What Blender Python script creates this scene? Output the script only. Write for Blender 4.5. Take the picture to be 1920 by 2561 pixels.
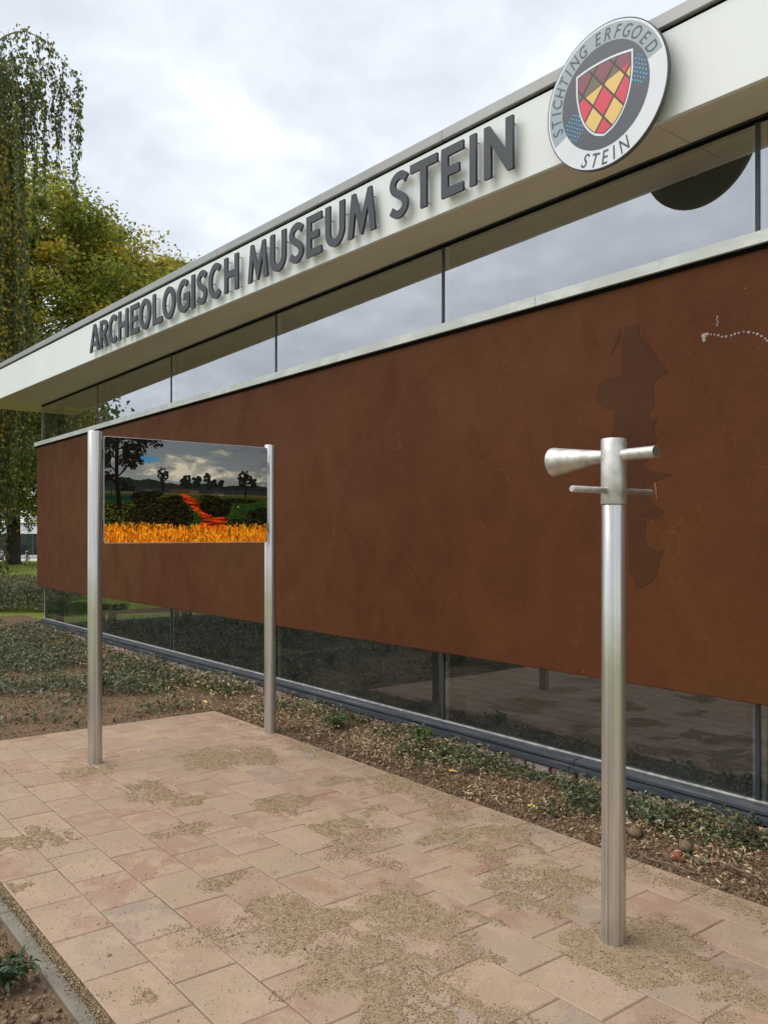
import bpy, math, random
import numpy as np
from mathutils import Vector, noise as mnoise
R = math.radians
random.seed(7)
rng = np.random.default_rng(11)
S = bpy.context.scene
for o in list(bpy.data.objects):
    bpy.data.objects.remove(o)
COL = S.collection

# ------------------------------------------------------------------ camera
cam_d = bpy.data.cameras.new('camera')
cam = bpy.data.objects.new('camera', cam_d)
COL.objects.link(cam)
cam.location = (0, 0, 1.5)
cam.rotation_euler = (R(90), 0, R(90 - 37.9475))
cam_d.sensor_fit = 'HORIZONTAL'
cam_d.sensor_width = 36
cam_d.lens = 36 * 2130 / 1920
cam_d.shift_y = 57.5 / 1920
cam_d.clip_end = 900
cam_d.clip_start = 0.05
S.camera = cam

# ------------------------------------------------------------------ sky
SUN_EL, SUN_AZ = 56.0, 214.0           # compass-like: azimuth of the sun measured from +Y clockwise
W = bpy.data.worlds.new('World')
S.world = W
W.use_nodes = True
nt = W.node_tree
for n in list(nt.nodes):
    nt.nodes.remove(n)
def wn(t, **k):
    n = nt.nodes.new(t)
    for a, b in k.items():
        setattr(n, a, b)
    return n
out = wn('ShaderNodeOutputWorld')
sky = wn('ShaderNodeTexSky', sky_type='NISHITA', sun_disc=False)
sky.sun_elevation = R(SUN_EL)
sky.sun_rotation = R(SUN_AZ)
bg1 = wn('ShaderNodeBackground'); bg1.inputs['Strength'].default_value = 0.1
nt.links.new(sky.outputs[0], bg1.inputs[0])
tc = wn('ShaderNodeTexCoord')
sep = wn('ShaderNodeSeparateXYZ'); nt.links.new(tc.outputs['Generated'], sep.inputs[0])
add = wn('ShaderNodeMath', operation='ADD'); add.inputs[1].default_value = 0.22
ab = wn('ShaderNodeMath', operation='ABSOLUTE'); nt.links.new(sep.outputs[2], ab.inputs[0])
nt.links.new(ab.outputs[0], add.inputs[0])
dx = wn('ShaderNodeMath', operation='DIVIDE'); nt.links.new(sep.outputs[0], dx.inputs[0]); nt.links.new(add.outputs[0], dx.inputs[1])
dy = wn('ShaderNodeMath', operation='DIVIDE'); nt.links.new(sep.outputs[1], dy.inputs[0]); nt.links.new(add.outputs[0], dy.inputs[1])
cmb = wn('ShaderNodeCombineXYZ'); nt.links.new(dx.outputs[0], cmb.inputs[0]); nt.links.new(dy.outputs[0], cmb.inputs[1])
n1 = wn('ShaderNodeTexNoise'); n1.inputs['Scale'].default_value = 3.1; n1.inputs['Detail'].default_value = 7; n1.inputs['Roughness'].default_value = 0.52; n1.inputs['Distortion'].default_value = 0.35
mp = wn('ShaderNodeMapping'); mp.inputs['Location'].default_value = (4.3, 1.7, 0); nt.links.new(cmb.outputs[0], mp.inputs[0]); nt.links.new(mp.outputs[0], n1.inputs['Vector'])
cr = wn('ShaderNodeValToRGB')
e = cr.color_ramp.elements
e[0].position = 0.34; e[0].color = (0.535, 0.56, 0.605, 1)
e[1].position = 0.72; e[1].color = (0.90, 0.92, 0.95, 1)
x_ = e.new(0.46); x_.color = (0.61, 0.645, 0.69, 1)
x_ = e.new(0.55); x_.color = (0.68, 0.72, 0.765, 1)
n2_ = wn('ShaderNodeTexNoise'); n2_.inputs['Scale'].default_value = 8.0; n2_.inputs['Detail'].default_value = 6; n2_.inputs['Roughness'].default_value = 0.6; nt.links.new(mp.outputs[0], n2_.inputs['Vector'])
mxn = wn('ShaderNodeMix'); mxn.inputs[0].default_value = 0.28; nt.links.new(n1.outputs[0], mxn.inputs[2]); nt.links.new(n2_.outputs[0], mxn.inputs[3]); nt.links.new(mxn.outputs[0], cr.inputs[0])
bg2 = wn('ShaderNodeBackground'); bg2.inputs['Strength'].default_value = 0.645
nt.links.new(cr.outputs[0], bg2.inputs[0])
mx = wn('ShaderNodeMixShader'); mx.inputs[0].default_value = 0.9
nt.links.new(bg1.outputs[0], mx.inputs[1]); nt.links.new(bg2.outputs[0], mx.inputs[2])
nt.links.new(mx.outputs[0], out.inputs[0])

sun_d = bpy.data.lights.new('sun', 'SUN'); sun_d.energy = 1.1; sun_d.angle = R(55); sun_d.color = (1.0, 0.96, 0.90)
sun = bpy.data.objects.new('sun', sun_d); COL.objects.link(sun)
_sd = Vector((math.sin(R(SUN_AZ)) * math.cos(R(SUN_EL)), math.cos(R(SUN_AZ)) * math.cos(R(SUN_EL)), math.sin(R(SUN_EL))))
sun.rotation_euler = _sd.to_track_quat('Z', 'Y').to_euler()
sun.location = _sd * 40

S.render.engine = 'CYCLES'
S.view_settings.view_transform = 'Standard'
S.view_settings.look = 'None'
S.view_settings.gamma = 1
S.view_settings.use_curve_mapping = False
S.view_settings.exposure = 1.13
S.cycles.max_bounces = 8
S.cycles.transparent_max_bounces = 16

# ------------------------------------------------------------------ helpers: materials
def new_mat(name):
    m = bpy.data.materials.new(name); m.use_nodes = True
    t = m.node_tree
    for n in list(t.nodes): t.nodes.remove(n)
    return m, t
class NB:
    """tiny node builder"""
    def __init__(s, name):
        s.m, s.t = new_mat(name)
        s.out = s.t.nodes.new('ShaderNodeOutputMaterial')
        s.tc = s.t.nodes.new('ShaderNodeTexCoord')
        s.geo = None
    def n(s, typ, **k):
        x = s.t.nodes.new(typ)
        for a, b in k.items(): setattr(x, a, b)
        return x
    def l(s, a, b): s.t.links.new(a, b)
    def pos(s):
        if s.geo is None: s.geo = s.t.nodes.new('ShaderNodeNewGeometry')
        return s.geo.outputs['Position']
    def mapping(s, src, scale=(1, 1, 1), rot=(0, 0, 0), loc=(0, 0, 0)):
        x = s.n('ShaderNodeMapping'); x.inputs['Scale'].default_value = scale; x.inputs['Rotation'].default_value = rot; x.inputs['Location'].default_value = loc
        s.l(src, x.inputs[0]); return x.outputs[0]
    def noise(s, vec, scale, detail=4, rough=0.55, dist=0.0):
        x = s.n('ShaderNodeTexNoise'); x.inputs['Scale'].default_value = scale; x.inputs['Detail'].default_value = detail
        x.inputs['Roughness'].default_value = rough; x.inputs['Distortion'].default_value = dist
        s.l(vec, x.inputs['Vector']); return x.outputs[0]
    def ramp(s, fac, stops):
        x = s.n('ShaderNodeValToRGB'); e = x.color_ramp.elements
        e[0].position = stops[0][0]; e[0].color = (*stops[0][1], 1)
        e[1].position = stops[-1][0]; e[1].color = (*stops[-1][1], 1)
        for p, c in stops[1:-1]:
            q = e.new(p); q.color = (*c, 1)
        s.l(fac, x.inputs[0]); return x.outputs[0]
    def mix(s, fac, a, b, blend='MIX'):
        x = s.n('ShaderNodeMix', data_type='RGBA', blend_type=blend)
        for v, i in ((fac, 0), (a, 6), (b, 7)):
            if isinstance(v, (int, float)): x.inputs[i].default_value = v
            elif isinstance(v, tuple): x.inputs[i].default_value = (*v, 1) if len(v) == 3 else v
            else: s.l(v, x.inputs[i])
        return x.outputs[2]
    def math(s, op, a, b=None, c=None):
        x = s.n('ShaderNodeMath', operation=op)
        for v, i in ((a, 0), (b, 1), (c, 2)):
            if v is None: continue
            if isinstance(v, (int, float)): x.inputs[i].default_value = v
            else: s.l(v, x.inputs[i])
        return x.outputs[0]
    def bump(s, h, strength=0.3, dist=0.01):
        x = s.n('ShaderNodeBump'); x.inputs['Strength'].default_value = strength; x.inputs['Distance'].default_value = dist
        s.l(h, x.inputs['Height']); return x.outputs[0]
    def bsdf(s, color, rough=0.6, metal=0.0, normal=None, spec=0.5, aniso=None):
        x = s.n('ShaderNodeBsdfPrincipled')
        if isinstance(color, tuple): x.inputs['Base Color'].default_value = (*color, 1)
        else: s.l(color, x.inputs['Base Color'])
        if isinstance(rough, (int, float)): x.inputs['Roughness'].default_value = rough
        else: s.l(rough, x.inputs['Roughness'])
        x.inputs['Metallic'].default_value = metal
        x.inputs['Specular IOR Level'].default_value = spec
        if normal is not None: s.l(normal, x.inputs['Normal'])
        s.l(x.outputs[0], s.out.inputs[0])
        s.b = x
        return s.m
def simple(name, c, rough=0.6, metal=0.0, var=0.12, scale=6.0, bump=0.0, bscale=60, spec=0.5):
    b = NB(name); p = b.pos()
    f = b.noise(p, scale, 5)
    lo = tuple(v * (1 - var) for v in c); hi = tuple(min(1, v * (1 + var)) for v in c)
    colr = b.ramp(f, [(0.3, lo), (0.7, hi)])
    nm = b.bump(b.noise(p, bscale, 4), bump, 0.004) if bump else None
    return b.bsdf(colr, rough, metal, nm, spec)
def attr_mat(name, rough=0.6, spec=0.3, trans=0.0, noise_var=0.25, nscale=40):
    """colour from the per-face attribute Col (each leaf, grain or clod has its own colour)"""
    b = NB(name)
    a = b.n('ShaderNodeAttribute', attribute_name='Col')
    f = b.noise(b.pos(), nscale, 2)
    v = b.ramp(f, [(0.3, (1 - noise_var,) * 3), (0.7, (1.0,) * 3)])
    c = b.mix(1.0, a.outputs['Color'], v, 'MULTIPLY')
    b.bsdf(c, rough, 0, None, spec)
    if trans > 0:
        tr = b.n('ShaderNodeBsdfTranslucent'); b.l(c, tr.inputs[0])
        mxs = b.n('ShaderNodeMixShader'); mxs.inputs[0].default_value = trans
        b.l(b.b.outputs[0], mxs.inputs[1]); b.l(tr.outputs[0], mxs.inputs[2]); b.l(mxs.outputs[0], b.out.inputs[0])
    return b.m

# ------------------------------------------------------------------ helpers: meshes
def tag(o, label=None, cat=None, group=None, kind=None):
    if label: o['label'] = label
    if cat: o['category'] = cat
    if group: o['group'] = group
    if kind: o['kind'] = kind
    return o
def empty(name, loc=(0, 0, 0), rz=0):
    o = bpy.data.objects.new(name, None); COL.objects.link(o); o.location = loc; o.rotation_euler = (0, 0, rz)
    o.empty_display_size = 0.1
    return o
def obj_from(name, me, m, parent=None, smooth=False):
    o = bpy.data.objects.new(name, me); COL.objects.link(o)
    if m is not None and len(me.materials) == 0: me.materials.append(m)
    if parent is not None: o.parent = parent
    if smooth:
        me.polygons.foreach_set('use_smooth', np.ones(len(me.polygons), dtype=bool))
    return o
def mesh(name, v, f, m=None, parent=None, smooth=False):
    me = bpy.data.meshes.new(name); me.from_pydata([tuple(p) for p in v], [], [tuple(q) for q in f]); me.update()
    return obj_from(name, me, m, parent, smooth)
class MB:
    def __init__(s): s.v = []; s.f = []
    def box(s, x0, x1, y0, y1, z0, z1, bev=0.0):
        if bev > 0:
            b = bev; n = len(s.v)
            # chamfered box: 3 rings per z side
            X = [(x0 + b, x1 - b), (x0, x1), (x0, x1), (x0 + b, x1 - b)]; Y = [(y0 + b, y1 - b), (y0, y1), (y0, y1), (y0 + b, y1 - b)]
            Z = [z0, z0 + b, z1 - b, z1]
            for i in range(4):
                (a, c), (d, e_) = X[i], Y[i]
                s.v += [(a, d, Z[i]), (c, d, Z[i]), (c, e_, Z[i]), (a, e_, Z[i])]
            s.f.append((n + 3, n + 2, n + 1, n))
            for i in range(3):
                for k in range(4):
                    a = n + i * 4 + k; c = n + i * 4 + (k + 1) % 4
                    s.f.append((a, c, c + 4, a + 4))
            s.f.append((n + 12, n + 13, n + 14, n + 15))
            return s
        n = len(s.v)
        s.v += [(x0, y0, z0), (x1, y0, z0), (x1, y1, z0), (x0, y1, z0), (x0, y0, z1), (x1, y0, z1), (x1, y1, z1), (x0, y1, z1)]
        s.f += [(n, n + 3, n + 2, n + 1), (n + 4, n + 5, n + 6, n + 7), (n, n + 1, n + 5, n + 4), (n + 1, n + 2, n + 6, n + 5), (n + 2, n + 3, n + 7, n + 6), (n + 3, n, n + 4, n + 7)]
        return s
    def prism_x(s, prof, x0, x1):
        """closed profile of (y, z) extruded along X"""
        n = len(s.v); k = len(prof)
        s.v += [(x0, y, z) for y, z in prof] + [(x1, y, z) for y, z in prof]
        s.f.append(tuple(range(n, n + k))[::-1]); s.f.append(tuple(range(n + k, n + 2 * k)))
        for i in range(k):
            j = (i + 1) % k
            s.f.append((n + i, n + j, n + k + j, n + k + i))
        return s
    def tube(s, pts, rads, seg=8, caps=True):
        n0 = len(s.v); pts = [Vector(p) for p in pts]
        up = Vector((0, 0, 1))
        for i, p in enumerate(pts):
            a = pts[max(0, i - 1)]; b = pts[min(len(pts) - 1, i + 1)]
            d = (b - a)
            if d.length < 1e-9: d = Vector((0, 0, 1))
            d.normalize()
            ref = up if abs(d.z) < 0.95 else Vector((1, 0, 0))
            u = d.cross(ref).normalized(); w = d.cross(u).normalized()
            r = rads[i] if hasattr(rads, '__len__') else rads
            for k in range(seg):
                t = 2 * math.pi * k / seg
                s.v.append(tuple(p + u * (math.cos(t) * r) + w * (math.sin(t) * r)))
        for i in range(len(pts) - 1):
            for k in range(seg):
                a = n0 + i * seg + k; b = n0 + i * seg + (k + 1) % seg
                s.f.append((a, b, b + seg, a + seg))
        if caps:
            s.f.append(tuple(range(n0, n0 + seg))[::-1])
            e0 = n0 + (len(pts) - 1) * seg
            s.f.append(tuple(range(e0, e0 + seg)))
        return s
    def build(s, name, m=None, parent=None, smooth=False):
        return mesh(name, s.v, s.f, m, parent, smooth)
def auto_smooth(o, ang=40):
    me = o.data
    me.polygons.foreach_set('use_smooth', np.ones(len(me.polygons), dtype=bool))
    import bmesh
    bm = bmesh.new(); bm.from_mesh(me)
    bmesh.ops.recalc_face_normals(bm, faces=bm.faces[:])
    for ed in bm.edges:
        if len(ed.link_faces) == 2 and ed.calc_face_angle(0) > R(ang): ed.smooth = False
    bm.to_mesh(me); bm.free()
    return o
def raw_mesh(name, V, F, C=None, m=None, parent=None, smooth=False):
    """V (n,3) float, F (k,3|4) int, C (k,3) colour per face"""
    me = bpy.data.meshes.new(name)
    nf, k = F.shape
    me.vertices.add(len(V)); me.vertices.foreach_set('co', np.ascontiguousarray(V, dtype=np.float32).ravel())
    me.loops.add(nf * k); me.loops.foreach_set('vertex_index', np.ascontiguousarray(F, dtype=np.int32).ravel())
    me.polygons.add(nf); me.polygons.foreach_set('loop_start', np.arange(0, nf * k, k, dtype=np.int32))
    try: me.polygons.foreach_set('loop_total', np.full(nf, k, dtype=np.int32))
    except Exception: pass
    me.update(calc_edges=True); me.validate()
    if C is not None:
        at = me.attributes.new('Col', 'FLOAT_COLOR', 'FACE')
        cc = np.ones((nf, 4), dtype=np.float32); cc[:, :3] = C
        at.data.foreach_set('color', cc.ravel())
    return obj_from(name, me, m, parent, smooth)
def vnoise(x, y, seed=0):
    """value noise on arrays"""
    def h(i, j):
        n = (i * 374761393 + j * 668265263 + seed * 144665) & 0x7fffffff
        n = ((n ^ (n >> 13)) * 1274126177) & 0x7fffffff
        return ((n ^ (n >> 16)) & 0xffff) / 65535.0
    xi = np.floor(x).astype(np.int64); yi = np.floor(y).astype(np.int64)
    fx = x - xi; fy = y - yi; fx = fx * fx * (3 - 2 * fx); fy = fy * fy * (3 - 2 * fy)
    a = h(xi, yi); b = h(xi + 1, yi); c = h(xi, yi + 1); d = h(xi + 1, yi + 1)
    return (a * (1 - fx) + b * fx) * (1 - fy) + (c * (1 - fx) + d * fx) * fy
def fbm(x, y, octaves=5, seed=0, gain=0.5):
    s = 0; a = 1; t = 0
    for i in range(octaves):
        s = s + a * vnoise(x * 2 ** i + 17.3 * i, y * 2 ** i - 9.1 * i, seed + i); t += a; a *= gain
    return s / t
def scatter_leaves(name, P, size, col, m, parent=None, up=0.5, aspect=2.2, sizevar=0.4, fold=True, droop=False, kind=None):
    P = np.asarray(P)
    """one small folded leaf (4 triangles as 2 quads) per point. P (n,3), col (n,3)"""
    n = len(P)
    d = rng.normal(size=(n, 3)); 
    if droop: d[:, 2] = -np.abs(d[:, 2]) * 2.0 - 0.6
    else: d[:, 2] *= up
    d /= np.linalg.norm(d, axis=1)[:, None]
    w = np.cross(d, rng.normal(size=(n, 3)) * np.array([0.5, 0.5, 0.5]) + np.array([0, 0, 1.0])); w /= (np.linalg.norm(w, axis=1)[:, None] + 1e-9)
    nn = np.cross(w, d)
    L = (size * (1 + sizevar * rng.uniform(-1, 1, n)))[:, None] if np.isscalar(size) else (size * (1 + sizevar * rng.uniform(-1, 1, n)))[:, None]
    Wd = L / aspect
    b = P; tip = P + d * L - nn * L * 0.12
    mid = P + d * L * 0.45 + nn * L * 0.05
    l = mid + w * Wd * 0.5 + nn * L * 0.10; r = mid - w * Wd * 0.5 + nn * L * 0.10
    if not fold:
        V = np.stack([b, l, tip, r], 1).reshape(-1, 3)
        o = raw_mesh(name, V, np.arange(n * 4).reshape(-1, 4), col, m, parent)
        if kind: o['kind'] = kind
        return o
    V = np.stack([b, l, tip, r, mid], 1).reshape(-1, 3)
    k = np.arange(n)[:, None] * 5
    F = np.concatenate([k + np.array([[0, 4, 2, 1]]), k + np.array([[0, 3, 2, 4]])], 1).reshape(-1, 4)
    C = np.repeat(col, 2, axis=0)
    o = raw_mesh(name, V, F, C, m, parent)
    if kind: o['kind'] = kind
    return o
def pick(cols, n, wts=None, jit=0.2):
    cols = np.array(cols); w = None if wts is None else np.array(wts) / np.sum(wts)
    i = rng.choice(len(cols), n, p=w)
    return np.clip(cols[i] * (1 + jit * rng.uniform(-1, 1, (n, 1))), 0, 1)

# ------------------------------------------------------------------ materials
def m_plaster(name, tint=(1, 1, 1)):
    b = NB(name); p = b.pos()
    big = b.noise(p, 0.55, 5, 0.6, 0.4)
    pv = b.mapping(p, (1.0, 1.0, 0.8)); med = b.noise(pv, 2.6, 6, 0.62, 0.8)
    fine = b.noise(p, 38, 4, 0.7)
    base = b.ramp(big, [(0.34, (0.098, 0.0310, 0.0130)), (0.50, (0.106, 0.0370, 0.0130)), (0.66, (0.108, 0.0450, 0.0130))])
    c = b.mix(b.math('MULTIPLY', b.ramp(med, [(0.38, (0, 0, 0)), (0.68, (1, 1, 1))]), 0.5), base, (0.066, 0.0215, 0.0098))
    c = b.mix(b.ramp(fine, [(0.52, (0, 0, 0)), (0.75, (0.35,) * 3)]), c, (0.125, 0.050, 0.022))
    # trowel arcs
    wv = b.n('ShaderNodeTexVoronoi', feature='DISTANCE_TO_EDGE'); wv.inputs['Scale'].default_value = 5.5
    warp = b.mix(0.18, p, b.n('ShaderNodeTexNoise').outputs[1]);
    nz = b.n('ShaderNodeTexNoise'); nz.inputs['Scale'].default_value = 1.8; nz.inputs['Detail'].default_value = 3; b.l(p, nz.inputs['Vector'])
    warp = b.mix(0.55, p, nz.outputs[1], 'ADD'); b.l(warp, wv.inputs['Vector'])
    arc = b.ramp(wv.outputs[0], [(0.0, (1,) * 3), (0.012, (0,) * 3)])
    msk = b.ramp(b.noise(p, 4.3, 4, 0.7), [(0.54, (0,) * 3), (0.60, (1,) * 3)])
    am = b.math('MULTIPLY', arc, msk)
    c = b.mix(b.math('MULTIPLY', am, 0.55), c, (0.17, 0.075, 0.036))
    sp = b.n('ShaderNodeTexVoronoi'); sp.inputs['Scale'].default_value = 4.5; b.l(p, sp.inputs['Vector'])
    c = b.mix(b.ramp(sp.outputs[0], [(0.0, (0.8,) * 3), (0.022, (0,) * 3)]), c, (0.36, 0.22, 0.13))
    if tint != (1, 1, 1): c = b.mix(1.0, c, tint, 'MULTIPLY')
    h = b.math('ADD', b.math('MULTIPLY', fine, 0.25), b.math('ADD', b.noise(p, 7, 4, 0.6, 1.2), b.math('MULTIPLY', am, 0.08)))
    return b.bsdf(c, b.ramp(med, [(0.3, (0.5,) * 3), (0.7, (0.68,) * 3)]), 0, b.bump(h, 0.26, 0.012), 0.09)
M_PLASTER = m_plaster('brown_plaster')
M_PATCH = m_plaster('dark_patch_plaster', (0.72, 0.82, 1.02))
M_FLAKE = simple('chipped_plaster', (0.20, 0.085, 0.035), 0.8, 0, 0.2, 40)
M_SPLAT = simple('white_splatter', (0.30, 0.25, 0.245), 0.7, 0, 0.2, 40)
def m_fascia():
    b = NB('white_cladding'); p = b.pos()
    c = b.ramp(b.noise(b.mapping(p, (1, 1, 0.3)), 1.6, 5, 0.6), [(0.3, (0.74, 0.755, 0.765)), (0.7, (0.79, 0.805, 0.82))])
    st = b.noise(b.mapping(p, (7, 7, 0.5)), 2.0, 4)
    c = b.mix(b.ramp(st, [(0.55, (0,) * 3), (0.85, (0.12,) * 3)]), c, (0.55, 0.55, 0.51))
    return b.bsdf(c, 0.42, 0, b.bump(b.noise(p, 90, 2), 0.05, 0.002), 0.4)
M_FASCIA = m_fascia()
def m_soffit():
    b = NB('soffit_board'); p = b.pos()
    c = b.ramp(b.noise(b.mapping(p, (0.6, 2, 1)), 1.4, 6, 0.65, 0.5), [(0.3, (0.56, 0.485, 0.405)), (0.7, (0.65, 0.57, 0.485))])
    sp = b.n('ShaderNodeTexVoronoi'); sp.inputs['Scale'].default_value = 5; b.l(p, sp.inputs['Vector'])
    c = b.mix(b.ramp(sp.outputs[0], [(0.0, (0.7,) * 3), (0.03, (0,) * 3)]), c, (0.2, 0.13, 0.08))
    return b.bsdf(c, 0.6, 0, None, 0.3)
M_SOFFIT = m_soffit()
M_CAP = simple('grey_roof_trim', (0.33, 0.33, 0.325), 0.42, 0.25, 0.1, 2.0, 0.05)
def m_ledge():
    b = NB('zinc_ledge'); p = b.pos()
    f = b.noise(b.mapping(p, (0.8, 1, 2)), 3.0, 6, 0.6, 0.8)
    c = b.ramp(f, [(0.35, (0.52, 0.54, 0.53)), (0.5, (0.58, 0.60, 0.59)), (0.56, (0.66, 0.68, 0.67)), (0.7, (0.60, 0.62, 0.61))])
    return b.bsdf(c, 0.55, 0.1, None, 0.4)
M_LEDGE = m_ledge()
M_ANTHRA = simple('anthracite_frame', (0.030, 0.037, 0.047), 0.38, 0.0, 0.3, 9, 0.08, 120)
def m_sill():
    b = NB('dusty_anthracite_sill'); p = b.pos()
    f = b.noise(b.mapping(p, (0.5, 4, 4)), 5.0, 6, 0.65)
    c = b.ramp(f, [(0.35, (0.022, 0.028, 0.036)), (0.56, (0.045, 0.052, 0.060)), (0.75, (0.16, 0.14, 0.115))])
    return b.bsdf(c, 0.5, 0, None, 0.45)
M_SILL = m_sill()
M_GASKET = simple('pale_gasket', (0.42, 0.41, 0.38), 0.7, 0, 0.35, 22)
M_BLACK = simple('black_rubber_and_shade', (0.005, 0.005, 0.006), 0.9, spec=0.05)  # rubber and frames, also the painted shadow strip under the ledge
M_COLUMN = simple('dark_steel_column', (0.018, 0.011, 0.009), 0.5, 0, 0.15, 4)
M_INNER = simple('interior_wall', (0.16, 0.15, 0.13), 0.8)
M_INFLOOR = simple('interior_floor', (0.10, 0.095, 0.085), 0.6)
M_LETTER = simple('slate_letter_face', (0.036, 0.040, 0.050), 0.5, 0, 0.05, 3)
M_STANDOFF = simple('steel_standoff', (0.5, 0.5, 0.5), 0.4, 0.8)
def m_glass(name, refl, tint):
    b = NB(name)
    fr = b.n('ShaderNodeFresnel'); fr.inputs[0].default_value = 1.5
    fac = b.math('ADD', b.math('MULTIPLY', fr.outputs[0], 1.0 - refl), refl)
    p = b.pos()
    fac = b.math('MULTIPLY', b.math('MINIMUM', fac, 1.0), b.math('SUBTRACT', 1.0, b.geo.outputs['Backfacing']))
    nm = b.bump(b.noise(b.mapping(p, (1, 1, 1)), 1.1, 2), 0.05, 0.02)
    gl = b.n('ShaderNodeBsdfGlossy'); gl.inputs['Roughness'].default_value = 0.0; gl.inputs['Color'].default_value = (0.96, 0.97, 1.0, 1)
    b.l(nm, gl.inputs['Normal'])
    tr = b.n('ShaderNodeBsdfTransparent'); tr.inputs[0].default_value = (*tint, 1)
    # thin film of dust low on the pane and in blotches
    df = b.n('ShaderNodeBsdfDiffuse'); df.inputs[0].default_value = (0.30, 0.31, 0.29, 1)
    dust = b.ramp(b.noise(b.mapping(p, (1, 1, 2.5)), 3.5, 6, 0.6), [(0.4, (0.015,) * 3), (0.8, (0.06,) * 3)])
    m1 = b.n('ShaderNodeMixShader'); b.l(fac, m1.inputs[0]); b.l(tr.outputs[0], m1.inputs[1]); b.l(gl.outputs[0], m1.inputs[2])
    m2 = b.n('ShaderNodeMixShader'); b.l(dust, m2.inputs[0]); b.l(m1.outputs[0], m2.inputs[1]); b.l(df.outputs[0], m2.inputs[2])
    b.l(m2.outputs[0], b.out.inputs[0])
    return b.m
M_GLASS_HI = m_glass('upper_window_glass', 0.47, (0.85, 0.82, 0.80))
M_GLASS_LO = m_glass('lower_window_glass', 0.11, (0.62, 0.68, 0.66))
def m_steel(name, rough, streak, sc=(75, 75, 0.35)):
    b = NB(name); o = b.tc.outputs['Object']
    f = b.noise(b.mapping(o, sc), 1.0, 3, 0.6)
    g = b.noise(b.mapping(o, (6, 6, 3)), 1.0, 5, 0.6)
    c = b.ramp(f, [(0.36, (0.40, 0.385, 0.36)), (0.5, (0.56, 0.54, 0.51)), (0.64, (0.66, 0.64, 0.61))])
    c = b.mix(b.ramp(g, [(0.5, (0,) * 3), (0.75, (0.35,) * 3)]), c, (0.36, 0.34, 0.31))
    rr = b.ramp(g, [(0.3, (rough,) * 3), (0.7, (min(1, rough + 0.12),) * 3)])
    return b.bsdf(c, rr, 0.82, b.bump(f, streak, 0.002), 0.5)
M_STEEL = m_steel('brushed_steel_tube', 0.23, 0.10)
M_STEEL_MATT = m_steel('blasted_steel', 0.42, 0.02, (14, 14, 14))

# ================================================================== GROUND
PX0, PX1, PY0, PY1 = -6.62, 1.4, 0.958, 3.333          # the paved patio
def ground_far(x, y):
    d = -0.7885 * x + 0.615 * y
    t = np.clip((d - 46) / 36, 0, 1)
    return -0.9 * t * t * (3 - 2 * t)
def soil_h(x, y):
    h = (fbm(x * 1.1, y * 1.1, 3, 3) - 0.5) * 0.05 + (fbm(x * 6, y * 6, 4, 5) - 0.5) * 0.035 + (fbm(x * 28, y * 28, 3, 8) - 0.5) * 0.022
    # bed rises a little towards the wall on the right, and sinks next to the kerb
    h = h + 0.035 * np.clip((y - 3.33) / 0.5, 0, 1) * np.clip((x + 12) / 8, 0, 1) - 0.012
    return h
def axis(segs):
    a = [segs[0][0]]
    for x0, x1, st in segs:
        n = max(1, int(round((x1 - x0) / st)))
        a += list(x0 + (x1 - x0) * np.arange(1, n + 1) / n)
    return np.array(a)
def m_soil():
    b = NB('loose_soil'); p = b.pos()
    big = b.noise(p, 1.1, 4, 0.6); fine = b.noise(p, 45, 5, 0.75)
    c = b.ramp(fine, [(0.3, (0.11, 0.068, 0.042)), (0.55, (0.22, 0.145, 0.090)), (0.8, (0.33, 0.235, 0.155))])
    c = b.mix(b.ramp(big, [(0.48, (0,) * 3), (0.7, (0.6,) * 3)]), c, (0.21, 0.135, 0.075))
    vor = b.n('ShaderNodeTexVoronoi'); vor.inputs['Scale'].default_value = 60; b.l(p, vor.inputs['Vector'])
    h = b.math('ADD', b.math('MULTIPLY', vor.outputs[0], 0.8), fine)
    return b.bsdf(c, 0.95, 0, b.bump(h, 0.9, 0.014), 0.15)
M_SOIL = m_soil()
xs = axis([(-17, -10, 0.07), (-10, -6.5, 0.03), (-6.5, -1.0, 0.018), (-1.0, 2.4, 0.08)])
ys = axis([(-3, -0.2, 0.09), (-0.2, 0.97, 0.018), (0.97, 3.3, 0.09), (3.3, 4.05, 0.018), (4.05, 4.5, 0.15)])
GX, GY = np.meshgrid(xs, ys)
GZ = soil_h(GX, GY)
inp = (GX > PX0 - 0.005) & (GX < PX1) & (GY > PY0 + 0.005) & (GY < PY1 + 0.005)
GZ = np.where(inp, -0.12, np.minimum(GZ, 0.05))
# keep clear of the patio edge: soil just below the tile surface there
edge = np.maximum(np.maximum(PX0 - GX, GY - PY1), 0)
GZ = np.where(~inp & (GY > PY0 - 0.03) , np.minimum(GZ, 0.002 + edge * 0.5), GZ)
GZ = np.where((GY < PY0 + 0.01) & (GY > 0.7), np.minimum(GZ, np.where(GY > 0.92, -0.014, -0.022)), GZ)
bd = np.minimum.reduce([GX + 17, 2.4 - GX, GY + 3, np.full_like(GX, 9)])
GZ = np.where(bd < 0.3, np.minimum(GZ, -0.03), GZ)
def grid_mesh(name, X, Y, Z, m, keep=None, smooth=True, parent=None):
    h, w = X.shape
    V = np.stack([X, Y, Z], -1).reshape(-1, 3)
    i = np.arange(h * w).reshape(h, w)
    F = np.stack([i[:-1, :-1], i[:-1, 1:], i[1:, 1:], i[1:, :-1]], -1).reshape(-1, 4)
    if keep is not None:
        F = F[keep.reshape(-1)]
        u, inv = np.unique(F, return_inverse=True); V = V[u]; F = inv.reshape(F.shape)
    return raw_mesh(name, V, F, None, m, parent, smooth)
soil = tag(grid_mesh('soil_bed', GX, GY, GZ, M_SOIL), kind='structure')

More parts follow.
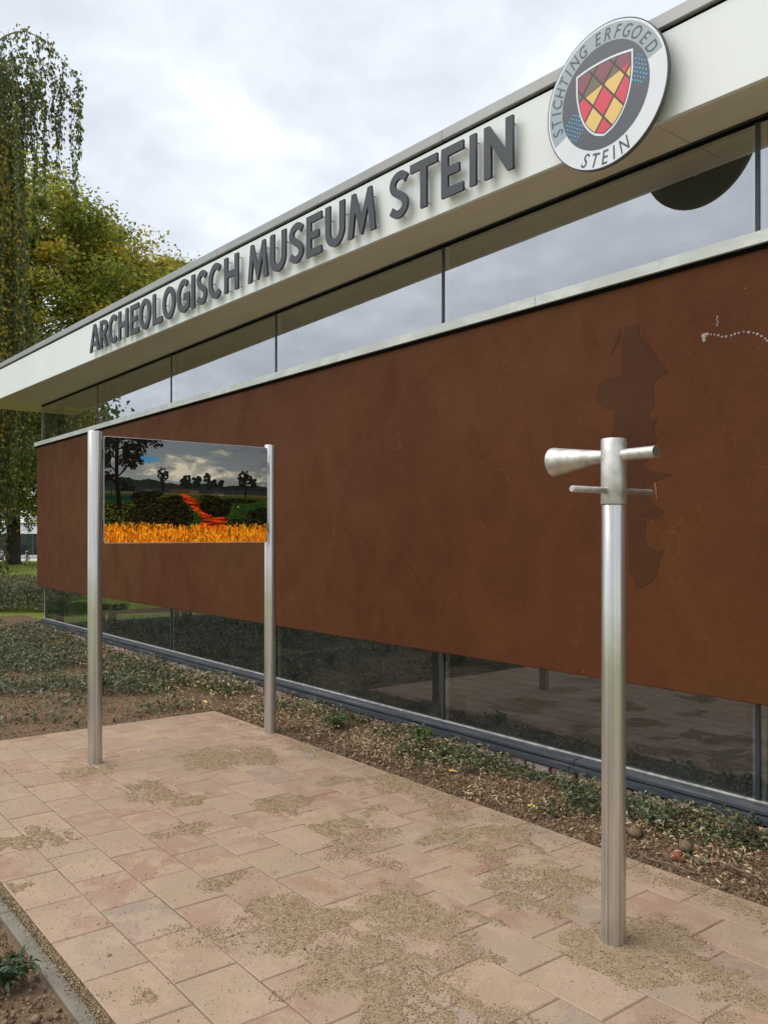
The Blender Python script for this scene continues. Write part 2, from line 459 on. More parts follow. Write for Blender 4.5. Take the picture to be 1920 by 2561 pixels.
def m_lawn():
    b = NB('lawn_grass'); p = b.pos()
    f = b.noise(p, 0.25, 5, 0.7); g = b.noise(p, 9, 5, 0.8)
    c = b.ramp(f, [(0.35, (0.19, 0.27, 0.03)), (0.65, (0.30, 0.35, 0.05))])
    c = b.mix(b.ramp(g, [(0.4, (0,) * 3), (0.75, (0.6,) * 3)]), c, (0.20, 0.22, 0.06))
    return b.bsdf(c, 0.9, 0, b.bump(g, 0.6, 0.05), 0.2)
M_LAWN = m_lawn()
# far ground: one sheet out to the horizon
fx = axis([(-480, -110, 37), (-110, -17, 3), (-17, 3, 4), (3, 300, 33)])
fy = axis([(-300, -60, 40), (-60, 90, 3), (90, 500, 41)])
FX, FY = np.meshgrid(fx, fy)
FZ = ground_far(FX, FY) - 0.05
tag(grid_mesh('lawn', FX, FY, FZ, M_LAWN), kind='structure')
M_PAVE = simple('pale_street_paving', (0.50, 0.47, 0.44), 0.8, 0, 0.12, 1.5)
# street between the lawn and the far building: strip square to the view depth
fwd = np.array([-0.7885, 0.615]); rgt = np.array([0.615, 0.7885])
def vp(r, d): return fwd * d + rgt * r            # point by depth and offset along the far street
def strip(name, d0, d1, m, dz, r0=-90, r1=60):
    n = 30; V = []; F = []
    for i in range(n + 1):
        r = r0 + (r1 - r0) * i / n
        for d in (d0, (d0 + d1) / 2, d1):
            q = vp(r, d); V.append((q[0], q[1], float(ground_far(q[0], q[1])) - 0.05 + dz))
    for i in range(n):
        for k in range(2):
            a = i * 3 + k; F.append((a, a + 3, a + 4, a + 1))
    return tag(mesh(name, V, F, m), kind='structure')
strip('far_pavement', 74, 86, M_PAVE, 0.09)

# ================================================================== PATIO
def m_tile():
    b = NB('concrete_paver'); p = b.pos()
    oi = b.n('ShaderNodeObjectInfo'); rnd = oi.outputs['Random']
    base = b.ramp(rnd, [(0.0, (0.33, 0.19, 0.130)), (0.2, (0.39, 0.27, 0.185)), (0.38, (0.44, 0.32, 0.22)), (0.52, (0.34, 0.20, 0.145)), (0.68, (0.43, 0.31, 0.215)), (0.80, (0.315, 0.245, 0.195)), (0.88, (0.36, 0.21, 0.145)), (1.0, (0.41, 0.29, 0.20))])
    off = b.n('ShaderNodeVectorMath', operation='SCALE'); 
    cmbr = b.n('ShaderNodeCombineXYZ'); b.l(rnd, cmbr.inputs[0]); b.l(rnd, cmbr.inputs[1]); b.l(cmbr.outputs[0], off.inputs[0]); off.inputs['Scale'].default_value = 37.0
    ad = b.n('ShaderNodeVectorMath', operation='ADD'); b.l(p, ad.inputs[0]); b.l(off.outputs[0], ad.inputs[1])
    cloud = b.noise(ad.outputs[0], 5.5, 6, 0.65, 0.5)
    c = b.mix(b.ramp(cloud, [(0.47, (0,) * 3), (0.55, (0.7,) * 3)]), base, (0.45, 0.325, 0.225))
    c2 = b.noise(ad.outputs[0], 3.2, 4, 0.6)
    c = b.mix(b.ramp(c2, [(0.55, (0,) * 3), (0.72, (0.55,) * 3)]), c, (0.285, 0.205, 0.155))
    # grit and dusty sand film (a stain with its own shape, the same across tiles)
    dust = b.noise(p, 2.6, 8, 0.70, 0.6)
    c = b.mix(b.ramp(dust, [(0.45, (0,) * 3), (0.58, (0.85,) * 3)]), c, (0.375, 0.275, 0.185))
    fine = b.noise(p, 120, 4, 0.8)
    c = b.mix(1.0, c, b.ramp(fine, [(0.25, (0.66,) * 3), (0.5, (0.98,) * 3), (0.8, (1.12,) * 3)]), 'MULTIPLY')
    sp = b.n('ShaderNodeTexVoronoi'); sp.inputs['Scale'].default_value = 16; b.l(p, sp.inputs['Vector'])
    c = b.mix(b.ramp(sp.outputs[0], [(0.0, (0.8,) * 3), (0.055, (0,) * 3)]), c, (0.13, 0.09, 0.06))
    return b.bsdf(c, 0.85, 0, b.bump(b.math('ADD', fine, b.math('MULTIPLY', cloud, 0.6)), 0.45, 0.004), 0.25)
M_TILE = m_tile()
def m_sand():
    b = NB('damp_sand'); p = b.pos()
    f = b.noise(p, 150, 4, 0.8); g = b.noise(p, 14, 4, 0.6)
    c = b.ramp(f, [(0.25, (0.25, 0.18, 0.105)), (0.5, (0.36, 0.265, 0.162)), (0.8, (0.45, 0.34, 0.215))])
    c = b.mix(b.ramp(g, [(0.5, (0,) * 3), (0.75, (0.5,) * 3)]), c, (0.31, 0.22, 0.125))
    return b.bsdf(c, 0.95, 0, b.bump(f, 0.7, 0.006), 0.15)
M_SAND = m_sand()
patio = empty('patio_paving', (0, 0, 0)); patio['kind'] = 'structure'
mb = MB(); mb.box(PX0 + 0.004, PX1 - 0.004, PY0 + 0.004, PY1 - 0.004, -0.11, -0.0042); bed = mb.build('joint_sand', simple('joint_sand', (0.20, 0.148, 0.095), 0.95, 0, 0.35, 3, 0.6, 200), patio)
NROW = 10; RW = (PY1 - PY0) / NROW; TL = 0.347; GAP = 0.0055
def tile_mesh(L, Wd):
    m = MB(); m.box(GAP / 2 - L / 2, L / 2 - GAP / 2, -Wd / 2 + GAP / 2, Wd / 2 - GAP / 2, -0.055, 0, 0.0035)
    me = bpy.data.meshes.new('tile'); me.from_pydata(m.v, [], m.f); me.update(); me.materials.append(M_TILE); return me
cache = {}
tiles = 0
for r in range(NROW):
    y = PY0 + RW * (r + 0.5)
    ph = -3.556 + (0.0 if r % 2 == 0 else TL * 0.5) + random.uniform(-0.02, 0.02)
    k0 = math.ceil((PX0 - ph) / TL) ; cuts = [PX0] + [ph + TL * k for k in range(k0, 60) if PX0 + 0.07 < ph + TL * k < PX1 - 0.05] + [PX1]
    for a, b_ in zip(cuts[:-1], cuts[1:]):
        L = round(b_ - a, 3)
        if L not in cache: cache[L] = tile_mesh(L, RW)
        o = bpy.data.objects.new('tile', cache[L]); COL.objects.link(o); o.parent = patio
        o.location = ((a + b_) / 2, y, random.uniform(-0.0009, 0.0007)); o.rotation_euler = (random.uniform(-.002, .002), random.uniform(-.0015, .0015), random.uniform(-.003, .003))
        tiles += 1
# drifts of sand swept over the paving
BL = [(-5.22, 2.64, 0.242, 0.222), (-5.44, 1.88, 0.153, 0.143), (-4.74, 1.96, 0.255, 0.139), (-4.49, 2.09, 0.113, 0.145), (-5.13, 2.83, 0.245, 0.205), (-4.08, 2.5, 0.134, 0.172), (-3.59, 2.44, 0.122, 0.104), (-3.64, 2.63, 0.084, 0.093), (-3.67, 2.81, 0.087, 0.098), (-3.28, 1.75, 0.06, 0.124), (-2.91, 1.73, 0.11, 0.153), (-2.71, 1.77, 0.136, 0.184), (-2.44, 1.76, 0.113, 0.235), (-2.37, 1.51, 0.105, 0.118), (-2.64, 2.14, 0.191, 0.171), (-2.03, 1.65, 0.184, 0.122), (-2.21, 1.71, 0.144, 0.117), (-3.1, 2.84, 0.118, 0.097), (-2.96, 3.03, 0.276, 0.119), (-3.96, 3.2, 0.217, 0.121), (-1.95, 2.51, 0.13, 0.132), (-1.89, 2.76, 0.165, 0.144), (-1.73, 2.67, 0.184, 0.116), (-1.46, 2.6, 0.116, 0.123), (-1.78, 2.43, 0.109, 0.093), (-2.41, 2.36, 0.095, 0.069), (-2.13, 2.16, 0.085, 0.042), (-2.28, 1.88, 0.083, 0.105), (-2.02, 1.88, 0.194, 0.092), (-2.62, 1.06, 0.076, 0.05), (-4.33, 1.12, 0.096, 0.111), (-3.86, 1.05, 0.069, 0.067), (-4.0, 1.87, 0.121, 0.116), (-4.37, 1.31, 0.12, 0.089), (-4.75, 3.16, 0.107, 0.08), (-2.47, 2.65, 0.101, 0.072), (-1.2, 2.2, 0.3, 0.2), (-0.9, 2.8, 0.3, 0.2)]
def sand_h(x, y):
    wx = x + (fbm(x * 4, y * 6, 5, 21, 0.6) - 0.5) * 0.42; wy = y + (fbm(x * 4 + 9, y * 6, 5, 33, 0.6) - 0.5) * 0.42
    s = np.zeros_like(x)
    for bx, by, rx, ry in BL:
        q = ((wx - bx) / (rx * 1.2)) ** 2 + ((wy - by) / (ry * 1.2)) ** 2
        s = np.maximum(s, np.clip(1 - q, 0, 1))
    s2 = np.clip((fbm(x * 2.1 + 3, y * 2.1, 5, 55) - 0.66) * 5, 0, 0.5)
    # thin line of sand along the wall edge of the patio
    s2 = np.maximum(s2, np.clip(1 - np.abs(y - 3.25) / 0.12, 0, 1) * (fbm(x * 3, y * 3, 4, 4) * 1.4 - 0.35))
    s = np.maximum(s, s2)
    n = fbm(x * 9, y * 9, 6, 71, 0.78)
    return s ** 0.8 * (0.0 + 1.75 * n) - 0.34
sx = np.arange(PX0 + 0.01, -0.3, 0.0075); sy = np.arange(PY0 + 0.01, PY1 - 0.005, 0.0075)
SX, SY = np.meshgrid(sx, sy); SH = sand_h(SX, SY) - 0.16
gr = fbm(SX * 75, SY * 75, 2, 91) - 0.5
SZ = np.where(SH > 0, SH * 0.009 + np.clip(SH * 6, 0, 1) * gr * 0.0052, -0.003) + 0.0005
kp = np.maximum.reduce([SH[:-1, :-1], SH[1:, :-1], SH[:-1, 1:], SH[1:, 1:]]) > 0
tag(grid_mesh('sand_drift', SX, SY, SZ, M_SAND, kp), 'low drifts of olive brown sand swept over the paving tiles', 'sand', kind='stuff')
# loose grains
def grains(name, P, size, cols, m, label, cat):
    n = len(P)
    d = rng.normal(size=(n, 3, 3))
    q, _ = np.linalg.qr(d)
    s = size * np.exp(rng.normal(0, 0.42, n))[:, None]
    ax = [q[:, :, i] * s * rng.uniform(0.6, 1.1, (n, 1)) for i in range(3)]
    V = np.stack([P + ax[0], P - ax[0], P + ax[1], P - ax[1], P + ax[2], P - ax[2]], 1).reshape(-1, 3)
    base = np.array([[0, 2, 4], [2, 1, 4], [1, 3, 4], [3, 0, 4], [2, 0, 5], [1, 2, 5], [3, 1, 5], [0, 3, 5]])
    F = (np.arange(n)[:, None, None] * 6 + base[None]).reshape(-1, 3)
    return tag(raw_mesh(name, V, F, np.repeat(cols, 8, axis=0), m), label, cat, kind='stuff')
M_GRAIN = attr_mat('sand_grain', 0.95, 0.1, 0, 0.3, 200)
N = 1000000
gx = rng.uniform(PX0 + 0.02, -0.6, N); gy = rng.uniform(PY0 + 0.01, PY1 - 0.01, N)
pr = sand_h(gx, gy)
keep = rng.uniform(0, 1, N) < np.clip(0.012 + np.clip(pr + 0.30, 0, 1) ** 1.6 * 1.5, 0.012, 0.5) * np.clip(1.7 - (np.hypot(gx, gy) - 2.2) / 3.2, 0.25, 1)
gx, gy, pr = gx[keep], gy[keep], pr[keep]
gz = np.where(pr > 0.16, (pr - 0.16) * 0.009, 0) + 0.0012
grains('sand_grains', np.stack([gx, gy, gz], 1), 0.0019, pick([(0.42, 0.315, 0.20), (0.36, 0.265, 0.16), (0.47, 0.36, 0.235), (0.24, 0.17, 0.105)], len(gx), [5, 4, 2, 0.6]), M_GRAIN, 'loose grains of sand scattered over the paving tiles', 'sand')
kx = rng.uniform(-4.4, -2.3, 9000); ky = 0.955 - np.abs(rng.normal(0, 0.022, 9000))
grains('kerb_sand', np.stack([kx, ky, np.full(9000, -0.003)], 1), 0.0022, pick([(0.42, 0.315, 0.195), (0.32, 0.235, 0.14), (0.19, 0.13, 0.08)], 9000), M_GRAIN, 'sand grains spilled over the concrete kerb and its joint', 'sand')
print('tiles', tiles, 'grains', len(gx))
# soil clods and grit in the beds
def bedpts(n):
    x = np.concatenate([rng.uniform(-6.7, -0.5, n), rng.uniform(-14, -6.6, n), rng.uniform(-5, -2, n // 3)])
    y = np.concatenate([rng.uniform(3.33, 4.0, n), rng.uniform(-0.5, 4.0, n), rng.uniform(-0.1, 0.86, n // 3)])
    return x, y
cx_, cy_ = bedpts(24000)
grains('soil_clods', np.stack([cx_, cy_, soil_h(cx_, cy_) + 0.003], 1), 0.0058, pick([(0.17, 0.108, 0.066), (0.23, 0.155, 0.096), (0.29, 0.205, 0.135), (0.13, 0.082, 0.052)], len(cx_)), M_GRAIN, 'crumbly clods of brown soil in the planting bed', 'soil')

# concrete kerb strip at the lower left
kerb_root = empty('kerb_edging', (-3, 0.9, 0)); kerb_root['kind'] = 'structure'
M_KERB = simple('weathered_concrete', (0.19, 0.17, 0.13), 0.85, 0, 0.22, 7, 0.35, 90)
for i in range(8):
    x0 = -6.6 + i * 1.0
    m = MB(); m.box(x0 + 0.002 + 3, x0 + 0.998 + 3, -0.025, 0.027, -0.15, -0.004 + random.uniform(-.003, .002), 0.006)
    m.build('kerb_stone', M_KERB, kerb_root)

# ================================================================== MUSEUM BUILDING
B = tag(empty('museum_building', (-14.25, 4.03, 0)), 'low museum with rust brown plaster wall, glass strips above and below and white roof fascia', 'building')
BI = B.matrix_world.copy(); OX, OY = -14.25, 4.03
def loc(o):       # children are modelled in world space; cancel the parent's offset
    o.location = (-OX, -OY, 0); return o
XR = 2.4
GY0 = 4.14
M1 = MB().box(-14.25, XR, 4.03, 4.13, 0.665, 2.93, 0.004)
wall = loc(M1.build('plaster_wall', M_PLASTER, B))
# side wall panel, at the left end going back
loc(MB().box(-14.249, -14.15, 4.131, 10.0, 0.665, 2.93).build('plaster_wall', M_PLASTER, B))
# repair patch and marks on the plaster
def flat_poly(name, pts, m, parent, y, th=0.0015):
    cu = bpy.data.curves.new(name, 'CURVE'); cu.dimensions = '2D'; cu.fill_mode = 'BOTH'; cu.extrude = th / 2
    for loop in pts:
        sp = cu.splines.new('POLY'); sp.points.add(len(loop) - 1); sp.use_cyclic_u = True
        for i, (a, b_) in enumerate(loop): sp.points[i].co = (a, b_, 0, 1)
    t = bpy.data.objects.new(name, cu); COL.objects.link(t)
    dg = bpy.context.evaluated_depsgraph_get(); me = bpy.data.meshes.new_from_object(t.evaluated_get(dg))
    bpy.data.objects.remove(t); me.materials.clear()
    o = obj_from(name, me, m, parent)
    return o
def rough_edge(pts, amp=0.008, n=7):
    o = []
    for i, (a, b_) in enumerate(pts):
        c, d = pts[(i + 1) % len(pts)]
        for k in range(n):
            t = k / n; L = math.hypot(c - a, d - b_) or 1
            j = random.uniform(-amp, amp) * (1 if k else 0.3)
            o.append((a + (c - a) * t - (d - b_) / L * j, b_ + (d - b_) * t + (c - a) / L * j))
    return o
PATCH = [(-2.883, 2.672), (-2.856, 2.652), (-2.861, 2.607), (-2.804, 2.552), (-2.744, 2.467), (-2.676, 2.376), (-2.744, 2.357), (-2.769, 2.323), (-2.769, 2.242), (-2.761, 2.196), (-2.795, 2.185), (-2.791, 2.133), (-2.744, 2.142), (-2.769, 2.078), (-2.744, 2.024), (-2.813, 1.911), (-2.839, 1.875), (-2.761, 1.848), (-2.66, 1.827), (-2.761, 1.789), (-2.848, 1.755), (-2.795, 1.701), (-2.765, 1.66), (-2.70, 1.63), (-2.74, 1.60), (-2.813, 1.582), (-2.825, 1.50), (-2.81, 1.44), (-2.74, 1.41), (-2.70, 1.43), (-2.73, 1.36), (-2.75, 1.28), (-2.80, 1.23), (-2.88, 1.20), (-2.93, 1.30), (-2.937, 1.55), (-2.937, 2.034), (-3.043, 2.059), (-3.029, 2.22), (-3.105, 2.237), (-3.163, 2.291), (-3.134, 2.374), (-3.076, 2.405), (-2.992, 2.4), (-2.974, 2.444), (-2.983, 2.522), (-2.974, 2.628), (-2.946, 2.676)]
def on_wall(name, poly, m, rough=0.0035, parent=None, th=0.0016, y=4.03):
    o = flat_poly(name, [rough_edge(poly, rough)], m, parent or B, 0, th)
    o.rotation_euler = (R(90), 0, 0); o.location = (-OX, y - th / 2 - OY, 0)
    return o
on_wall('repair_patch', PATCH, M_PATCH)['label'] = 'dark repaired patch of plaster behind the steel viewing post'
on_wall('repair_patch', [(-2.978, 2.675), (-3.001, 2.587), (-3.05, 2.533), (-3.02, 2.621)], M_PATCH, 0.004)
on_wall('plaster_chip', [(-2.763, 1.787), (-2.753, 1.785), (-2.746, 1.75), (-2.741, 1.690), (-2.748, 1.705), (-2.758, 1.745)], M_FLAKE, 0.002, th=0.005)
WORM = [(-2.453, 2.532), (-2.426, 2.535), (-2.407, 2.53), (-2.384, 2.523), (-2.365, 2.512), (-2.343, 2.508), (-2.314, 2.51), (-2.294, 2.513), (-2.274, 2.514), (-2.249, 2.515), (-2.224, 2.508), (-2.198, 2.5), (-2.178, 2.49), (-2.156, 2.477), (-2.138, 2.461), (-2.127, 2.449), (-2.10, 2.43), (-2.08, 2.41)]
mbw = []
for (a, c) in WORM:
    rq = random.uniform(.004, .008); mbw.append([(a + rq * math.cos(t) * random.uniform(.8, 1.4), c + rq * math.sin(t) * random.uniform(.6, 1.1)) for t in np.linspace(0, 2 * math.pi, 9)[:-1]])
mbw.append([(-2.482, 2.54), (-2.470, 2.548), (-2.44, 2.547), (-2.436, 2.538), (-2.458, 2.530), (-2.458, 2.508), (-2.466, 2.502), (-2.474, 2.508), (-2.476, 2.525)])
for k in range(7): 
    a, c = -2.392 + random.uniform(-.005, .005), 2.622 - k * 0.008
    mbw.append([(a + 0.004 * math.cos(t), c + 0.004 * math.sin(t)) for t in np.linspace(0, 2 * math.pi, 7)[:-1]])
for lp in mbw:
    pass
sm = MB()
for lp in mbw:
    n = len(sm.v); k = len(lp)
    sm.v += [(a, 4.0282, c) for a, c in lp] + [(a, 4.031, c) for a, c in lp]
    sm.f.append(tuple(range(n, n + k)))
    for i in range(k): sm.f.append((n + i, n + k + i, n + k + (i + 1) % k, n + (i + 1) % k))
o = loc(sm.build('white_splatter', M_SPLAT, B)); o['kind'] = 'stuff'; o['label'] = 'winding row of small whitish blobs on the plaster'

# ledge above the plaster: folded zinc flashing
for x0, x1 in ((-14.30, -9.0), (-8.996, -3.6), (-3.596, XR)):
    prof = [(3.995, 2.925), (3.995, 2.985), (4.045, 2.992), (4.045, 3.004), (4.16, 3.036), (4.16, 2.925)]
    loc(MB().prism_x(prof, x0, x1).build('ledge_flashing', M_LEDGE, B))
loc(MB().box(-14.28, XR, 4.018, 4.029, 2.903, 2.9245).build('ledge_shadow_strip', M_BLACK, B))  # black strip put in as the shadow line under the ledge
# roof slab, soffit, fascia (fascia turned 1.83 degrees against the wall)
dl = R(1.8263); FY0 = 3.86
def fy_at(x, off=0.0): return (FY0 - off - x * -1 * 0 + math.sin(dl) * x) / math.cos(dl) if False else ((FY0 - off) + math.sin(dl) * x) / math.cos(dl)
FU = np.array([math.cos(dl), math.sin(dl)]); FN = np.array([math.sin(dl), -math.cos(dl)])   # along fascia (towards +X), outward normal
def fpt(s, off): return FN * -0 + np.array([0, 0]) + FU * s + np.array([-math.sin(dl), math.cos(dl)]) * (FY0 - off)
SE = -15.06        # left end of the roof (distance along the fascia)
def fbox(name, s0, s1, o0, o1, z0, z1, m, bev=0.0, parent=None):
    """box along the fascia line: s along, off = distance in front of the fascia face"""
    mb_ = MB().box(s0, s1, -o1, -o0, z0, z1, bev)
    o = mb_.build(name, m, parent or B)
    p = fpt(0, 0)
    o.location = (p[0] - (OX if (parent is None) else 0), p[1] - (OY if (parent is None) else 0), 0); o.rotation_euler = (0, 0, dl)
    return o
jf = [SE] + [-13.0 + 0.27, -9.05, -5.443, -1.84, XR + 0.2]
for a, b_ in zip(jf[:-1], jf[1:]):
    fbox('fascia_panel', a + 0.0015, b_ - 0.0015, -0.03, 0.0, 3.61, 4.055, M_FASCIA, 0.0012)
fbox('fascia_backing', SE + 0.01, XR + 0.15, -0.06, -0.031, 3.62, 4.06, M_BLACK)
jc = [SE - 0.01, -13.03, -10.03, -7.025, -4.03, -1.03, XR + 0.2]
for a, b_ in zip(jc[:-1], jc[1:]):
    fbox('roof_trim', a + 0.002, b_ - 0.002, -0.12, 0.015, 4.075, 4.150, M_CAP, 0.006)
fbox('roof_trim_joint', SE, XR + 0.15, -0.10, -0.012, 4.04, 4.10, M_BLACK)
# end fascia (left side) and roof deck
def quad_prism(name, pts, z0, z1, m):
    n = len(pts); V = [(a, b_, z0) for a, b_ in pts] + [(a, b_, z1) for a, b_ in pts]
    F = [tuple(range(n))[::-1], tuple(range(n, 2 * n))] + [(i, (i + 1) % n, n + (i + 1) % n, n + i) for i in range(n)]
    return loc(mesh(name, V, F, m, B))
pa = fpt(SE, -0.031); pb = fpt(XR + 0.15, -0.031)
quad_prism('roof_deck', [(pa[0] + 0.0, pa[1] + 0.03), (pb[0], pb[1] + 0.03), (XR + 0.2, 11), (pa[0] - 0.0, 11)], 3.64, 4.03, M_INNER)
quad_prism('end_fascia', [(pa[0] - 0.012, pa[1] + 0.002), (pa[0] - 0.002, pa[1] + 0.002), (pa[0] - 0.002, 11.0), (pa[0] - 0.012, 11.0)], 3.61, 4.12, M_FASCIA)
# soffit boards with fine joints
js = [pa[0], -13.4, -9.8, -6.2, -2.6, XR + 0.12]
for a, b_ in zip(js[:-1], js[1:]):
    a2 = a + 0.002; b2 = b_ - 0.002
    quad_prism('soffit_board', [(a2, fy_at(a2) + 0.032), (b2, fy_at(b2) + 0.032), (b2, 4.17), (a2, 4.17)], 3.612, 3.63, M_SOFFIT)
quad_prism('interior_ceiling', [(-14.3, 4.172), (XR + 0.12, 4.172), (XR + 0.12, 10.9), (-14.3, 10.9)], 3.6125, 3.631, simple('interior_ceiling', (0.42, 0.38, 0.29), 0.7))
quad_prism('soffit_board', [(pa[0] + 0.001, 4.172), (-14.302, 4.172), (-14.302, 10.9), (pa[0] + 0.001, 10.9)], 3.612, 3.63, M_SOFFIT)
# glazing: mullions every 2.37 m
MX = [-14.36, -11.77, -9.33, -6.965, -4.61, -2.235, 0.14, XR]
def pane(x0, x1, z0, z1, m, head):
    f = loc(MB().box(x0, x1, GY0, GY0 + 0.010, z0, z1).build('window_pane', m, B))
    return f
for i in range(len(MX) - 1):
    a, b_ = MX[i], MX[i + 1]
    g = 0.012
    pane(a + g, b_ - g, 3.03, 3.585, M_GLASS_HI, True)
    pane(max(a, -14.22) + g, b_ - g, 0.146, 0.70, M_GLASS_LO, False)
    # interior aluminium edge strips seen through the glass
    for (z0, z1) in ((3.03, 3.585), (0.146, 0.70)):
        aa = max(a, -14.22) if z0 < 1 else a
        for xa in (aa + 0.014, b_ - 0.034):
            loc(MB().box(xa, xa + 0.020, GY0 + 0.013, GY0 + 0.03, z0, z1).build('glazing_spacer', M_GASKET, B))
    if i > 0:
        for (z0, z1) in ((3.02, 3.609), (0.12, 0.70)):
            loc(MB().box(a - 0.0115, a + 0.0115, GY0 - 0.006, GY0 + 0.10, z0, z1).build('mullion', M_ANTHRA, B))
        loc(MB().box(a - 0.18, a - 0.082, 4.35, 4.44, 0.0, 3.611).build('column', M_COLUMN, B))
loc(MB().box(-14.30, -14.19, 4.33, 4.44, 0.0, 3.611).build('column', M_COLUMN, B))
loc(MB().box(-14.355, XR, GY0 - 0.012, GY0 + 0.05, 3.588, 3.6115).build('head_frame', M_BLACK, B))
loc(MB().box(-14.355, XR, GY0 - 0.020, GY0 - 0.0125, 3.600, 3.6115).build('head_trim', M_ANTHRA, B))
# corner glass and side glazing
loc(MB().box(-14.362, -14.352, 4.152, 9.6, 3.03, 3.585).build('window_pane', M_GLASS_HI, B))
loc(MB().box(-14.222, -14.212, 4.152, 9.6, 0.146, 0.70).build('window_pane', M_GLASS_LO, B))
loc(MB().box(-14.362, -14.350, 4.134, 4.150, 3.03, 3.60).build('corner_joint', M_GASKET, B))
loc(MB().box(-14.222, -14.210, 4.134, 4.150, 0.14, 0.70).build('corner_joint', M_GASKET, B))
# lower sill profile
for x0, x1 in ((-14.22, -10.2), (-10.196, -6.77), (-6.766, -3.342), (-3.335, 0.1), (0.104, XR)):
    prof = [(4.139, 0.150), (4.125, 0.150), (4.062, 0.143), (4.050, 0.136), (4.049, 0.122), (4.068, 0.120), (4.068, 0.113), (4.004, 0.111), (4.002, 0.086), (4.03, 0.080), (4.16, 0.080), (4.16, 0.13)]
    loc(MB().prism_x(prof, x0, x1).build('lower_sill', M_SILL, B))
loc(MB().box(-14.22, XR, 4.1255, 4.1385, 0.1505, 0.158).build('sill_gasket', M_GASKET, B))
loc(MB().prism_x([(4.06, -0.3), (4.06, 0.0795), (4.25, 0.0795), (4.25, -0.3)], -14.15, XR).build('footing', M_KERB, B))
# brick base
M_BRICK = None
b = NB('old_brick'); rr = b.n('ShaderNodeObjectInfo').outputs['Random']
c = b.ramp(rr, [(0, (0.22, 0.085, 0.06)), (0.3, (0.30, 0.14, 0.10)), (0.6, (0.36, 0.26, 0.22)), (0.85, (0.42, 0.36, 0.32)), (1, (0.18, 0.10, 0.08))])
mo = b.noise(b.pos(), 14, 5, 0.7); c = b.mix(b.ramp(mo, [(0.42, (0,) * 3), (0.62, (0.9,) * 3)]), c, (0.46, 0.42, 0.38))
M_BRICK = b.bsdf(c, 0.9, 0, b.bump(mo, 0.8, 0.01), 0.2)
me = None
bx = MB().box(-0.095, 0.095, 0, 0.10, -0.026, 0.026, 0.004)
bme = bpy.data.meshes.new('brick'); bme.from_pydata(bx.v, [], bx.f); bme.update(); bme.materials.append(M_BRICK)
for row in range(2):
    x = -14.05 + row * 0.1
    while x < -0.6:
        o = bpy.data.objects.new('brick', bme); COL.objects.link(o); o.parent = B
        o.location = (x - OX, 4.018 + random.uniform(-.006, .008) - OY, 0.046 - row * 0.060 + random.uniform(-.004, .003)); o.rotation_euler = (0, random.uniform(-.02, .02), random.uniform(-.03, .03))
        o.scale = (random.uniform(.93, 1.0), 1, 1)
        x += 0.205 + random.uniform(-.005, .006)
# interior; unseen walls left open above and below to let light onto the ceiling
loc(MB().box(-14.1, XR, 10.4, 10.5, 0.70, 2.98).build('interior_wall', M_INNER, B))
loc(MB().box(XR + 0.001, XR + 0.1, 3.95, 10.5, 0.70, 2.98).build('interior_wall', M_INNER, B))
loc(MB().box(-14.2, XR, 4.26, 10.4, 0.0, 0.06).build('interior_floor', M_INFLOOR, B))
loc(MB().box(-14.10, XR, 4.1305, 4.16, 0.70, 3.02).build('inner_lining', M_INNER, B))

# ================================================================== SIGN LETTERS
sign = tag(empty('museum_sign', (fpt(SE + 5, 0.05)[0], fpt(SE + 5, 0.05)[1], 3.67), dl), 'dark grey raised capitals reading ARCHEOLOGISCH MUSEUM STEIN on the white fascia', 'sign')
def arc(cx, cy, rx, ry, a0, a1, n=18):
    return [(cx + rx * math.cos(R(a0 + (a1 - a0) * i / n)), cy + ry * math.sin(R(a0 + (a1 - a0) * i / n))) for i in range(n + 1)]
def stroke(pts, w):
    n = len(pts); L = []; Rr = []
    for i in range(n):
        a = pts[max(i - 1, 0)]; b_ = pts[i]; c = pts[min(i + 1, n - 1)]
        d1 = (b_[0] - a[0], b_[1] - a[1]); d2 = (c[0] - b_[0], c[1] - b_[1])
        if i == 0: d1 = d2
        if i == n - 1: d2 = d1
        l1 = math.hypot(*d1) or 1; l2 = math.hypot(*d2) or 1
        n1_ = (-d1[1] / l1, d1[0] / l1); n2_ = (-d2[1] / l2, d2[0] / l2)
        mx_, my_ = n1_[0] + n2_[0], n1_[1] + n2_[1]; ml = math.hypot(mx_, my_) or 1; mx_ /= ml; my_ /= ml
        k = w / 2 / max(0.5, mx_ * n1_[0] + my_ * n1_[1])
        L.append((b_[0] + mx_ * k, b_[1] + my_ * k)); Rr.append((b_[0] - mx_ * k, b_[1] - my_ * k))
    return L + Rr[::-1]
def spline(pts, n=8):
    o = []
    for i in range(len(pts) - 1):
        p0 = pts[max(i - 1, 0)]; p1 = pts[i]; p2 = pts[i + 1]; p3 = pts[min(i + 2, len(pts) - 1)]
        for k in range(n):
            t = k / n
            o.append(tuple(0.5 * (2 * p1[j] + (-p0[j] + p2[j]) * t + (2 * p0[j] - 5 * p1[j] + 4 * p2[j] - p3[j]) * t * t + (-p0[j] + 3 * p1[j] - 3 * p2[j] + p3[j]) * t ** 3) for j in (0, 1)))
    return o + [pts[-1]]
HL = 0.318; T_ = 0.060
